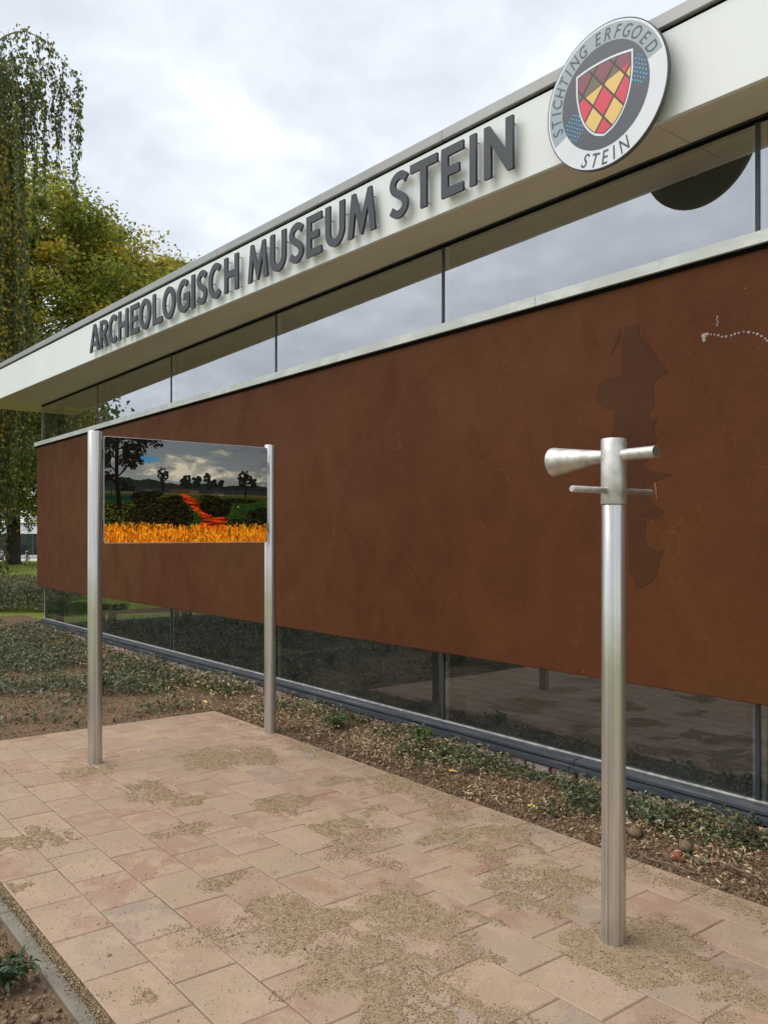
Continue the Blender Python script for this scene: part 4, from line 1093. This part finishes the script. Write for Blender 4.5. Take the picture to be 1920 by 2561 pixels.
# ================================================================== PLANTS AND LITTER IN THE BEDS
M_LEAF = attr_mat('leaf', 0.5, 0.4, 0.25, 0.2, 30)
M_TLEAF = attr_mat('tree_leaf', 0.55, 0.3, 0.5, 0.15, 3)
M_DRY = attr_mat('dry_leaf', 0.8, 0.15, 0.1, 0.2, 60)
PERI = [(0.060, 0.085, 0.045), (0.095, 0.125, 0.062), (0.17, 0.21, 0.13), (0.16, 0.18, 0.065), (0.22, 0.19, 0.10)]
def cover(name, n, xr, yr, dens, size, h, cols, label, cat, up=0.5, wts=None, m=None, aspect=2.4):
    x = rng.uniform(*xr, n); y = rng.uniform(*yr, n)
    k = rng.uniform(0, 1, n) < dens(x, y); x, y = x[k], y[k]
    z = soil_h(x, y) + rng.uniform(0, 1, len(x)) ** 1.5 * h * (0.4 + 1.2 * fbm(x * 4, y * 4, 3, 12)) + 0.004
    # local direction clustering gives small tufts
    o = scatter_leaves(name, np.stack([x, y, z], 1), size, pick(cols, len(x), wts, 0.25), m or M_LEAF, None, up, aspect)
    return tag(o, label, cat, kind='stuff')
cl01 = lambda v: np.clip(v, 0, 1)
# left bed beyond the patio: dense periwinkle carpet, thinning into bare soil near the paving
d_left = lambda x, y: cl01((-7.2 - x) * 0.40 + (fbm(x * 1.6, y * 1.6, 4, 61) - 0.53) * 4.2) * (y < 3.98) * (x > -14.4)
cover('ground_cover', 66000, (-14.4, -6.75), (-0.6, 3.98), d_left, 0.048, 0.12, PERI, 'blue green creeping ground cover in the bed left of the paving', 'ground cover')
# strip between paving and wall
d_strip = lambda x, y: cl01((y - 3.50 - 0.06 * np.sin(x * 3)) * 4 + (fbm(x * 2.3, y * 2.3, 4, 67) - 0.66) * 5.5) * (x > -6.7) * cl01((y - 3.40) * 8)
cover('ground_cover', 23000, (-6.7, -0.4), (3.38, 3.99), d_strip, 0.036, 0.07, PERI + [(0.11, 0.15, 0.045)], 'green creeping plants along the foot of the museum wall', 'ground cover')
cover('grass_tufts', 60000, (-14.4, -0.4), (2.6, 3.98), lambda x, y: cl01((fbm(x * 2.4 + 7, y * 2.4, 3, 80) - 0.64) * 8) * ((y > 3.45) | (x < -6.8)), 0.07, 0.035, [(0.09, 0.15, 0.04), (0.13, 0.19, 0.06), (0.16, 0.18, 0.08)], 'small tufts of green grass in the soil bed', 'grass', up=2.2, aspect=9)
# dry fallen leaves
d_dry = lambda x, y: cl01(0.10 + (fbm(x * 2.0, y * 2.0, 4, 90) - 0.44) * 3.5) * cl01(0.25 + (y - 3.3) * 2.2 + (x < -6.7) * 0.25)
DRY = [(0.50, 0.36, 0.20), (0.62, 0.50, 0.32), (0.36, 0.22, 0.12), (0.26, 0.16, 0.09), (0.55, 0.42, 0.28)]
cover('fallen_leaves', 30000, (-6.7, -0.4), (3.36, 4.0), d_dry, 0.030, 0.075, DRY, 'dry tan narrow leaves littering the bed by the wall', 'leaves', 0.4, m=M_DRY, aspect=3.6)
cover('fallen_leaves', 40000, (-14.3, -6.65), (0.2, 4.0), d_dry, 0.042, 0.11, DRY, 'dry tan leaves littering the bed left of the paving', 'leaves', 0.4, m=M_DRY, aspect=3.2)
cover('fallen_leaves', 900, (-5, -1.8), (-0.2, 0.85), lambda x, y: x * 0 + 0.5, 0.022, 0.004, DRY, 'dry leaf bits on the soil in front of the kerb', 'leaves', 0.4, m=M_DRY, aspect=3.6)
# single yellow leaves
def single_leaf(x, y, L, c, label, rz):
    V = []; F = []; n = 7
    for i in range(n):
        t = i / (n - 1); w = L * 0.17 * math.sin(math.pi * min(1, t * 1.02)) ** 0.7
        V += [((t - .5) * L, -w, 0.003 + 0.006 * math.sin(t * 3)), ((t - .5) * L, 0, 0.0 + 0.006 * math.sin(t * 3)), ((t - .5) * L, w, 0.004 + 0.006 * math.sin(t * 3))]
    for i in range(n - 1):
        for k in (0, 1): F.append((i * 3 + k, i * 3 + k + 3, i * 3 + k + 4, i * 3 + k + 1))
    o = mesh('fallen_leaf', V, F, simple('yellow_leaf', c, 0.6)); o.location = (x, y, float(soil_h(np.array([x]), np.array([y]))[0]) + 0.012); o.rotation_euler = (0.2, 0.15, rz)
    return tag(o, label, 'leaf')
single_leaf(-3.95, 3.62, 0.085, (0.75, 0.50, 0.10), 'long yellow leaf standing on the soil between paving and sill', 1.1)
single_leaf(-3.19, 3.52, 0.060, (0.80, 0.58, 0.06), 'bright yellow folded leaf on the soil left of the viewing post', 0.4)
single_leaf(-6.95, 3.40, 0.07, (0.72, 0.66, 0.12), 'small yellow green leaf on the soil beyond the far paving corner', 0.2)
single_leaf(-3.30, 0.70, 0.06, (0.72, 0.52, 0.08), 'yellow leaf on the soil in front of the concrete kerb', 2.4)
# little leafy plants
def leafy_plant(x, y, r, h, label, n=150, cols=None, name='weed_plant'):
    e_ = tag(empty(name, (x, y, float(soil_h(np.array([x]), np.array([y]))[0]))), label, 'plant')
    P = []; st = MB()
    for k in range(max(5, n // 16)):
        a = random.uniform(0, 6.28); q = random.uniform(.2, 1); pts = [(0, 0, 0)]
        for i in range(1, 6):
            t = i / 5; pts.append((math.cos(a) * r * q * t, math.sin(a) * r * q * t, h * (math.sin(t * 2.0) / .95) * random.uniform(.8, 1.05)))
        st.tube(pts, 0.0016, 4, caps=False)
        for i in range(16):
            t = random.uniform(.2, 1); j = min(4, int(t * 5)); f_ = t * 5 - j; A_, B_ = pts[j], pts[j + 1]
            P.append([A_[d] + (B_[d] - A_[d]) * f_ + random.uniform(-.006, .006) for d in range(3)])
    st.build('stems', M_STEM, e_)['kind'] = 'stuff'
    scatter_leaves('foliage', np.array(P), 0.035 * (r / .12) ** .4, pick(cols or PERI, len(P), None, .25), M_LEAF, e_, 0.8, 2.6, kind='stuff')
    return e_
M_STEM = simple('green_stem', (0.10, 0.12, 0.05), 0.7)
leafy_plant(-3.0, 0.745, 0.11, 0.075, 'leafy green weed at the kerb in the lower left corner', 260, [(0.05, 0.09, 0.035), (0.08, 0.13, 0.045), (0.035, 0.06, 0.03)])
leafy_plant(-7.95, 2.85, 0.16, 0.17, 'bushy dark green clump between the two stand posts', 300)
leafy_plant(-7.25, 1.55, 0.15, 0.10, 'light green low weed left of the nearer stand post', 200, [(0.10, 0.17, 0.04), (0.14, 0.20, 0.06)])
leafy_plant(-5.35, 3.72, 0.15, 0.09, 'grassy green clump at the sill right of the farther stand post', 220, [(0.11, 0.17, 0.05), (0.15, 0.2, 0.07)])
leafy_plant(-4.42, 3.76, 0.10, 0.15, 'upright green weed against the sill in the middle of the bed', 180, [(0.11, 0.19, 0.04), (0.15, 0.22, 0.06)])
leafy_plant(-2.55, 3.72, 0.16, 0.10, 'trailing periwinkle clump just right of the viewing post', 260)
leafy_plant(-2.15, 3.80, 0.10, 0.16, 'periwinkle shoot climbing over the sill at the right edge', 120)
# stones
def stone(x, y, r, c, label, sq=0.7):
    V = []; F = []; n = 12; m_ = 7
    sd = random.random() * 50
    for i in range(m_ + 1):
        ph = math.pi * i / m_
        for k in range(n):
            t = 2 * math.pi * k / n; d = Vector((math.sin(ph) * math.cos(t), math.sin(ph) * math.sin(t), math.cos(ph)))
            q = 1 + 0.5 * (mnoise.noise(d * 1.6 + Vector((sd, 0, 0)))) + .2 * mnoise.noise(d * 5 + Vector((sd, 0, 0)))
            V.append((d.x * r * q, d.y * r * q * .85, d.z * r * q * sq))
    for i in range(m_):
        for k in range(n): F.append((i * n + k, i * n + (k + 1) % n, (i + 1) * n + (k + 1) % n, (i + 1) * n + k))
    o = mesh('stone', V, F, simple('stone', c, 0.95, 0, 0.3, 30, 0.9, 90), None, True); o.location = (x, y, float(soil_h(np.array([x]), np.array([y]))[0]) + r * .55); o.rotation_euler = (0, 0, random.uniform(0, 6))
    return tag(o, label, 'stone')
stone(-2.55, 3.56, 0.042, (0.17, 0.11, 0.065), 'flat brown stone nearest the viewing post in the leafy bed')
stone(-2.29, 3.58, 0.040, (0.16, 0.105, 0.065), 'rounded brown stone behind the reddish stone')
stone(-2.27, 3.49, 0.036, (0.27, 0.10, 0.05), 'reddish brick coloured stone in the leafy bed at right')
stone(-5.10, 3.62, 0.03, (0.24, 0.15, 0.07), 'small ochre clay lump on the soil under the long sill')
# twigs
def twig_obj(pts, r, label):
    o = MB().tube(pts, [r, r * .9, r * .8, r * .5][:len(pts)] if len(pts) <= 4 else r, 6).build('twig', simple('twig_bark', (0.16, 0.11, 0.075), 0.9)); return tag(o, label, 'twig')
twig_obj([(-2.40, 3.38, 0.02), (-2.33, 3.36, 0.012), (-2.24, 3.37, 0.018), (-2.10, 3.36, 0.02)], 0.006, 'brown twig lying on the soil just beyond the paving edge')
twig_obj([(-2.10, 3.52, 0.045), (-1.98, 3.50, 0.04), (-1.86, 3.50, 0.035), (-1.7, 3.47, 0.03)], 0.006, 'thin pale twig at the right edge of the bed')

# ================================================================== LOW SHRUBS, LAWN LEAVES
def m_bark(name, c):
    b = NB(name); p = b.pos(); f = b.noise(b.mapping(p, (6, 6, 1.2)), 2.0, 5, 0.7)
    return b.bsdf(b.ramp(f, [(0.3, tuple(v * .5 for v in c)), (0.7, c)]), 0.95, 0, b.bump(f, 0.9, 0.04), 0.15)
M_BARK = m_bark('dark_bark', (0.075, 0.058, 0.045)); M_BIRCH = m_bark('birch_bark', (0.42, 0.38, 0.33))
# low olive shrub belt beyond the left bed (individual bushes cannot be told apart)
n = 60000
r_ = rng.uniform(-12, -4, n); d_ = rng.uniform(17.0, 22.5, n)
x = fwd[0] * d_ + rgt[0] * r_; y = fwd[1] * d_ + rgt[1] * r_
top_ = 0.42 * (0.65 + 0.7 * fbm(x * 1.3, y * 1.3, 3, 15)) * np.clip((d_ - 16.9) / .7, 0.1, 1) * np.clip((22.6 - d_) / .8, 0.1, 1)
z = top_ * rng.uniform(0, 1, n) ** 0.45
k_ = (y < 3.9) | (x < -15.2)
tag(scatter_leaves('low_shrubs', np.stack([x, y, z], 1)[k_], 0.075, pick([(0.34, 0.34, 0.19), (0.25, 0.26, 0.13), (0.42, 0.38, 0.23), (0.36, 0.26, 0.16), (0.16, 0.18, 0.08)], int(k_.sum()), [4, 3, 3, 1, 2]), M_LEAF, None, 0.7, 2.2), 'belt of low olive grey shrubs between the bed and the lawn', 'shrubs', kind='stuff')
n = 1400
r_ = rng.uniform(-26, -6, n); d_ = rng.uniform(26, 46, n); x = fwd[0] * d_ + rgt[0] * r_; y = fwd[1] * d_ + rgt[1] * r_
tag(scatter_leaves('lawn_leaves', np.stack([x, y, ground_far(x, y) - 0.03], 1), 0.13, pick([(0.55, 0.45, 0.12), (0.45, 0.36, 0.16), (0.6, 0.55, 0.2)], n), M_DRY, None, 0.2, 1.4), 'yellow fallen leaves scattered over the lawn', 'leaves', kind='stuff')
n = 60000
r_ = rng.uniform(-9.5, -5, n); d_ = rng.uniform(14.6, 17.0, n); x = fwd[0] * d_ + rgt[0] * r_; y = fwd[1] * d_ + rgt[1] * r_
kk = (fbm(x * 1.5, y * 1.5, 3, 3) > .5) & (y < 3.9)
tag(scatter_leaves('grass_patch', np.stack([x, y, x * 0 + .0], 1)[kk], 0.09, pick([(0.10, 0.19, 0.03), (0.14, 0.22, 0.05)], int(kk.sum())), M_LEAF, None, 2.5, 7), 'bright green grass patches by the corner of the museum', 'grass', kind='stuff')

# ================================================================== TREES
def branch_tree(name, base, H, crown_r, crown_z0, label, n_leaf, leaf, cols, wts=None, trunk_r=0.3, bark=None, seed=1, clump=0.5, squash=1.0, tips=420):
    rs = random.Random(seed); e_ = tag(empty(name, base), label, 'tree')
    mb_ = MB(); fork = crown_z0 + (H - crown_z0) * 0.12
    pts = [(0, 0, -0.3), (0.02, 0, 0.15), (0, 0.03, fork * .5), (0.05, 0, fork), (0.0, 0.05, fork + (H - fork) * .35), (0, 0, fork + (H - fork) * .8)]
    mb_.tube(pts, [trunk_r * 1.7, trunk_r * 1.2, trunk_r, trunk_r * 1.02, trunk_r * .55, trunk_r * .12], 14)
    cz = (H + crown_z0) / 2; rz_ = (H - crown_z0) / 2
    T = []
    for k in range(tips):
        a = rs.uniform(0, 6.283); c_ = rs.uniform(-1, 1); q = rs.uniform(0.45, 1) ** .6
        lump = 1 + 0.28 * mnoise.noise(Vector((math.cos(a) * 1.7 + seed, math.sin(a) * 1.7, c_ * 1.9)))
        s_ = math.sqrt(1 - c_ * c_)
        T.append((crown_r * s_ * math.cos(a) * q * lump, crown_r * s_ * math.sin(a) * q * lump, cz + rz_ * c_ * q * lump))
    br = MB()
    for t_ in T[::3]:
        z0 = max(fork * .8, min(t_[2] - 0.3 * math.hypot(t_[0], t_[1]), H * .8)); p0 = (0, 0, z0)
        mid = tuple(p0[i] * .5 + t_[i] * .5 + rs.uniform(-.3, .3) for i in range(3))
        br.tube([p0, mid, t_], [trunk_r * .22, trunk_r * .10, trunk_r * .03], 5, caps=False)
    mb_.build('trunk', bark or M_BARK, e_, True); br.build('branches', bark or M_BARK, e_)['kind'] = 'stuff'
    T = np.array(T); i = rng.integers(0, len(T), n_leaf)
    sp_ = clump * (0.6 + 0.8 * rng.random(len(T)))[i][:, None]
    P = T[i] + rng.normal(size=(n_leaf, 3)) * sp_ * np.array([1, 1, 0.7])
    cc = np.array(cols); tc_ = rng.choice(len(cc), len(T), p=None if wts is None else np.array(wts) / sum(wts))
    ci = np.where(rng.random(n_leaf) < .55, tc_[i], rng.choice(len(cc), n_leaf, p=None if wts is None else np.array(wts) / sum(wts)))
    C = np.clip(cc[ci] * (1 + .25 * rng.uniform(-1, 1, (n_leaf, 1))), 0, 1)
    scatter_leaves('crown', P, leaf, C, M_TLEAF, e_, 0.8, 1.4, fold=False, kind='stuff')
    return e_
q = vp(-19.6, 45)
AUT = [(0.36, 0.37, 0.055), (0.25, 0.29, 0.05), (0.50, 0.43, 0.06), (0.15, 0.20, 0.045), (0.58, 0.39, 0.06), (0.36, 0.26, 0.06)]
branch_tree('autumn_tree', (q[0], q[1], 0.0), 20.2, 8.7, 2.4, 'broad yellow green autumn tree behind the left end of the museum', 230000, 0.21, AUT, [4, 4, 3, 3, 1, 1], 0.33, seed=4, clump=0.5, tips=760)
q = vp(-13.6, 52)
branch_tree('autumn_tree', (q[0], q[1], -0.3), 18.4, 4.5, 3.0, 'smaller yellowing tree rising over the roof edge right of the big tree', 120000, 0.21, AUT, [3, 3, 3, 2, 2, 1], 0.28, seed=9, clump=0.5, tips=420)
q = vp(-36, 40)
branch_tree('green_tree', (q[0], q[1], 0.0), 15, 7, 2.2, 'dark green tree on the lawn out to the left, mirrored in the end window', 26000, 0.3, [(0.06, 0.10, 0.03), (0.10, 0.13, 0.03)], None, 0.3, seed=12, clump=0.8, tips=240)
branch_tree('green_tree', (-27, 3.2, 0.0), 9, 4.0, 1.0, 'bushy green tree beyond the lawn, mirrored in the low windows', 36000, 0.2, [(0.06, 0.10, 0.03), (0.12, 0.15, 0.04)], None, 0.2, seed=15, clump=0.6, tips=240)
branch_tree('green_tree', (-38, 1.0, 0.0), 10, 5.2, 1.0, 'round green tree far out on the lawn left of the view', 30000, 0.26, [(0.07, 0.12, 0.03), (0.12, 0.15, 0.04)], None, 0.2, seed=18, clump=0.6, tips=240)

# weeping birch: arching limbs with hanging leafy strands
def weeping_birch(base, label):
    rs = random.Random(21); e_ = tag(empty('weeping_birch', base), label, 'tree')
    tr = MB(); tr.tube([(0, 0, -.2), (0, .03, 2.5), (.08, 0, 5.5), (0, .1, 8.4), (.1, 0, 10.2)], [.24, .19, .16, .11, .06], 12); 
    lb = MB(); tw = MB(); P = []; CI = []
    rg = [(0.615, 0.7885), (-0.7885, 0.615)]
    def arch(a, z0, reach, rise, n=14):
        pts = []; k1, k2, k3 = rs.uniform(0, 6), rs.uniform(.05, .13), rs.uniform(1.3, 2.6)
        for i in range(n + 1):
            t = i / n
            rr_ = reach * (t ** .85); zz = z0 + rise * math.sin(min(1, t * 1.0) * math.pi * .86) * 1.15 + k2 * math.sin(k1 + t * 3.1 * k3) + rs.uniform(-.03, .03)
            pts.append((math.cos(a) * rr_ + rs.uniform(-.04, .04), math.sin(a) * rr_ + rs.uniform(-.04, .04), zz))
        return pts
    def strand(p, L, dens=1.0, yellow=0.1):
        n = max(3, int(L / .35)); pts = [p]; x_, y_, z_ = p; dx_, dy_ = rs.uniform(-.05, .05), rs.uniform(-.05, .05)
        for i in range(n):
            x_ += dx_ + rs.uniform(-.025, .025); y_ += dy_ + rs.uniform(-.025, .025); z_ -= L / n; dx_ *= .6; dy_ *= .6
            pts.append((x_, y_, z_))
        tw.tube(pts, 0.005, 3, caps=False)
        m_ = int(L * 62 * dens)
        for k in range(m_):
            t = rs.random() * n; j = min(n - 1, int(t)); f_ = t - j; A_, B_ = pts[j], pts[j + 1]
            P.append([A_[d] + (B_[d] - A_[d]) * f_ + rs.gauss(0, .034) for d in range(3)]); CI.append(yellow)
    ang0 = math.atan2(rg[0][1], rg[0][0])
    # main limbs all around, the ones towards the building seen in the picture
    for k in range(40):
        a = rs.uniform(0, 6.283) if k % 2 else ang0 + rs.uniform(-1.1, 1.1); z0 = rs.uniform(4.6, 9.6); reach = rs.uniform(0.8, 1.85); rise = rs.uniform(.2, .9)
        pts = arch(a, z0, reach, rise, 9); lb.tube(pts, [.035 - .003 * i for i in range(10)], 5, caps=False)
        yl = rs.choice([0.04, 0.08, 0.12, 0.6])
        for i in range(3, 10):
            for s in range(3):
                p = pts[i]; strand((p[0] + rs.uniform(-.14, .14), p[1] + rs.uniform(-.14, .14), p[2]), rs.uniform(2.2, 6.5) * (0.6 if z0 < 6 else 1.0), 1.0, yl)
    # the high arching spray against the sky
    for (a, z0, reach, rise, sl, m_) in ((ang0, 10.15, 2.95, 1.3, 1.9, 20), (ang0 + .12, 10.0, 2.75, 1.1, 2.3, 14), (ang0 - .15, 9.9, 2.3, 1.0, 2.7, 14), (ang0 + .05, 9.5, 2.45, 1.0, 2.5, 14), (ang0 - .3, 9.8, 2.0, 1.1, 3.2, 14), (ang0 + .1, 9.8, 1.8, 1.0, 4.0, 16)):
        pts = arch(a, z0, reach, rise, 14); lb.tube(pts, [max(.005, .030 - .0021 * i) for i in range(15)], 6, caps=False)
        for i in range(5, 15):
            for _ in range(16): P.append([pts[i][d] + rs.gauss(0, .07) for d in range(3)]); CI.append(.04)
        for i in range(5, 15):
            for s in range(1 + (i % 3 == 0)):
                p = pts[i]; strand((p[0] + rs.uniform(-.06, .06), p[1] + rs.uniform(-.06, .06), p[2]), sl * rs.uniform(.35, 1.0) * (0.35 + .65 * (i / 14)), .85, .04)
    tr.build('trunk', M_BIRCH, e_, True); lb.build('limbs', M_BIRCH, e_, True)['kind'] = 'stuff'; tw.build('hanging_twigs', simple('birch_twig', (0.12, 0.085, 0.055), .8), e_)['kind'] = 'stuff'
    P = np.array(P); CI = np.array(CI); n = len(P)
    g = pick([(0.14, 0.17, 0.045), (0.09, 0.12, 0.035), (0.22, 0.24, 0.06)], n); ye = pick([(0.50, 0.34, 0.035), (0.36, 0.30, 0.05)], n)
    C = np.where((rng.random(n) < CI)[:, None], ye, g)
    scatter_leaves('foliage', P, 0.08, C, M_LEAF, e_, 1, 1.5, 0.35, droop=True, kind='stuff')
    print('birch leaves', n)
    return e_
q = vp(-9.1, 17.3)
weeping_birch((q[0], q[1], 0), 'tall weeping birch with hanging leafy strands at the left edge beyond the museum')

# ================================================================== FAR SIDE OF THE LAWN
def far_box(parent, name, r0, r1, d0, d1, z0, z1, m):
    pts = [vp(r0, d0), vp(r1, d0), vp(r1, d1), vp(r0, d1)]
    V = [(p[0], p[1], z0) for p in pts] + [(p[0], p[1], z1) for p in pts]
    F = [(3, 2, 1, 0), (4, 5, 6, 7), (0, 1, 5, 4), (1, 2, 6, 5), (2, 3, 7, 6), (3, 0, 4, 7)]
    o = mesh(name, V, F, m, parent)
    if parent is not None: o.location = (-parent.location[0], -parent.location[1], 0)
    return o
M_FWHITE = simple('far_white_band', (0.80, 0.80, 0.80), 0.6); M_FDARK = simple('far_dark_glass', (0.030, 0.045, 0.045), 0.15); M_FFRAME = simple('far_frame', (0.10, 0.11, 0.11), 0.5)
q = vp(-60, 88)
far = tag(empty('pavilion', (q[0], q[1], 0)), 'long low pavilion with white roof band and dark glass wall behind the lawn', 'building')
far_box(far, 'roof_band', -75, 12, 86.6, 100, 1.63, 2.62, M_FWHITE)
far_box(far, 'roof_edge', -75.2, 12.2, 86.4, 100.2, 2.621, 2.74, M_FFRAME)
far_box(far, 'plinth', -74, 11, 87.2, 99, -0.85, -0.55, M_FWHITE)
for i in range(22):
    r0 = -72 + i * 3.6
    far_box(far, 'window', r0 + .06, r0 + 3.54, 87.5, 88.0, -0.549, 1.629, M_FDARK)
    far_box(far, 'window_frame', r0 - .06, r0 + .06, 87.35, 88.0, -0.549, 1.629, M_FFRAME)
# red patterned poster frame / car glimpsed at the left edge
q = vp(-39.2, 83)
car = tag(empty('parked_car', (q[0], q[1], -0.9), math.atan2(rgt[1], rgt[0])), 'dark red car parked in front of the pavilion at the left edge', 'car')
M_CAR = simple('dark_red_paint', (0.12, 0.02, 0.035), 0.3); M_TYRE = simple('tyre', (0.02, 0.02, 0.02), 0.9)
prof = [(-2.1, .28), (-2.15, .75), (-1.45, .92), (-.95, 1.42), (.75, 1.45), (1.35, .98), (2.05, .85), (2.15, .45), (2.1, .28)]
V = [(a, -0.85, b_) for a, b_ in prof] + [(a, .85, b_) for a, b_ in prof]; k = len(prof)
mesh('body', V, [tuple(range(k)), tuple(range(k, 2 * k))[::-1]] + [(i, (i + 1) % k, k + (i + 1) % k, k + i) for i in range(k)], M_CAR, car)
MB().box(-1.25, 1.05, -.862, -.852, .98, 1.36).build('side_window', M_FDARK, car)
for wx in (-1.35, 1.35):
    MB().tube([(wx, -.90, .32), (wx, -.70, .32)], .32, 16).build('wheel', M_TYRE, car)
def bollard(r, d, label):
    q_ = vp(r, d); z = float(ground_far(q_[0], q_[1]))
    e_ = tag(empty('bollard', (q_[0], q_[1], z)), label, 'bollard', 'bollards along the far street')
    MB().tube([(0, 0, 0), (0, 0, .70)], .13, 14).build('shaft', M_BOL, e_, True); MB().tube([(0, 0, .701), (0, 0, .76)], .115, 14).build('neck', M_FFRAME, e_, True); MB().tube([(0, 0, .761), (0, 0, .86), (0, 0, .92)], [.13, .13, .08], 14).build('cap', M_BOL, e_, True)
M_BOL = simple('grey_bollard', (0.22, 0.23, 0.24), .5)
bollard(-35.2, 78.5, 'grey bollard at the very left edge in front of the red car')
bollard(-32.9, 78.5, 'grey bollard between the tree trunk and the museum corner')
bollard(-30.3, 78.5, 'grey bollard hidden just behind the museum corner')
M_HOUSE = simple('pale_house_wall', (0.70, 0.70, 0.70), .8)
q = vp(-48, 125)
hs = tag(empty('house', (q[0], q[1], 0)), 'pale house with a small dark window above the pavilion roof', 'house')
far_box(hs, 'wall', -53, -38, 128, 138, -0.9, 6.4, M_HOUSE)
far_box(hs, 'window', -51.3, -50.4, 127.9, 127.99, 3.1, 5.1, M_FDARK)
far_box(hs, 'roof', -53.6, -37.4, 127.4, 138.6, 6.401, 6.7, M_FFRAME)
for i, (r_0, d_0, hh) in enumerate(((-62, 112, 11), (-52, 150, 14), (-78, 120, 12))):
    q = vp(r_0, d_0)
    branch_tree('background_tree', (q[0], q[1], -0.9), hh, hh * .42, 1.5, ['light green tree behind the pavilion seen past the trunk', 'tall pale green tree far behind the pavilion', 'pale green tree at the far left behind the pavilion'][i], 16000, 0.42, [(0.16, 0.19, 0.07), (0.22, 0.22, 0.08), (0.12, 0.15, 0.06)], None, .3, seed=30 + i, clump=1.0, tips=160)
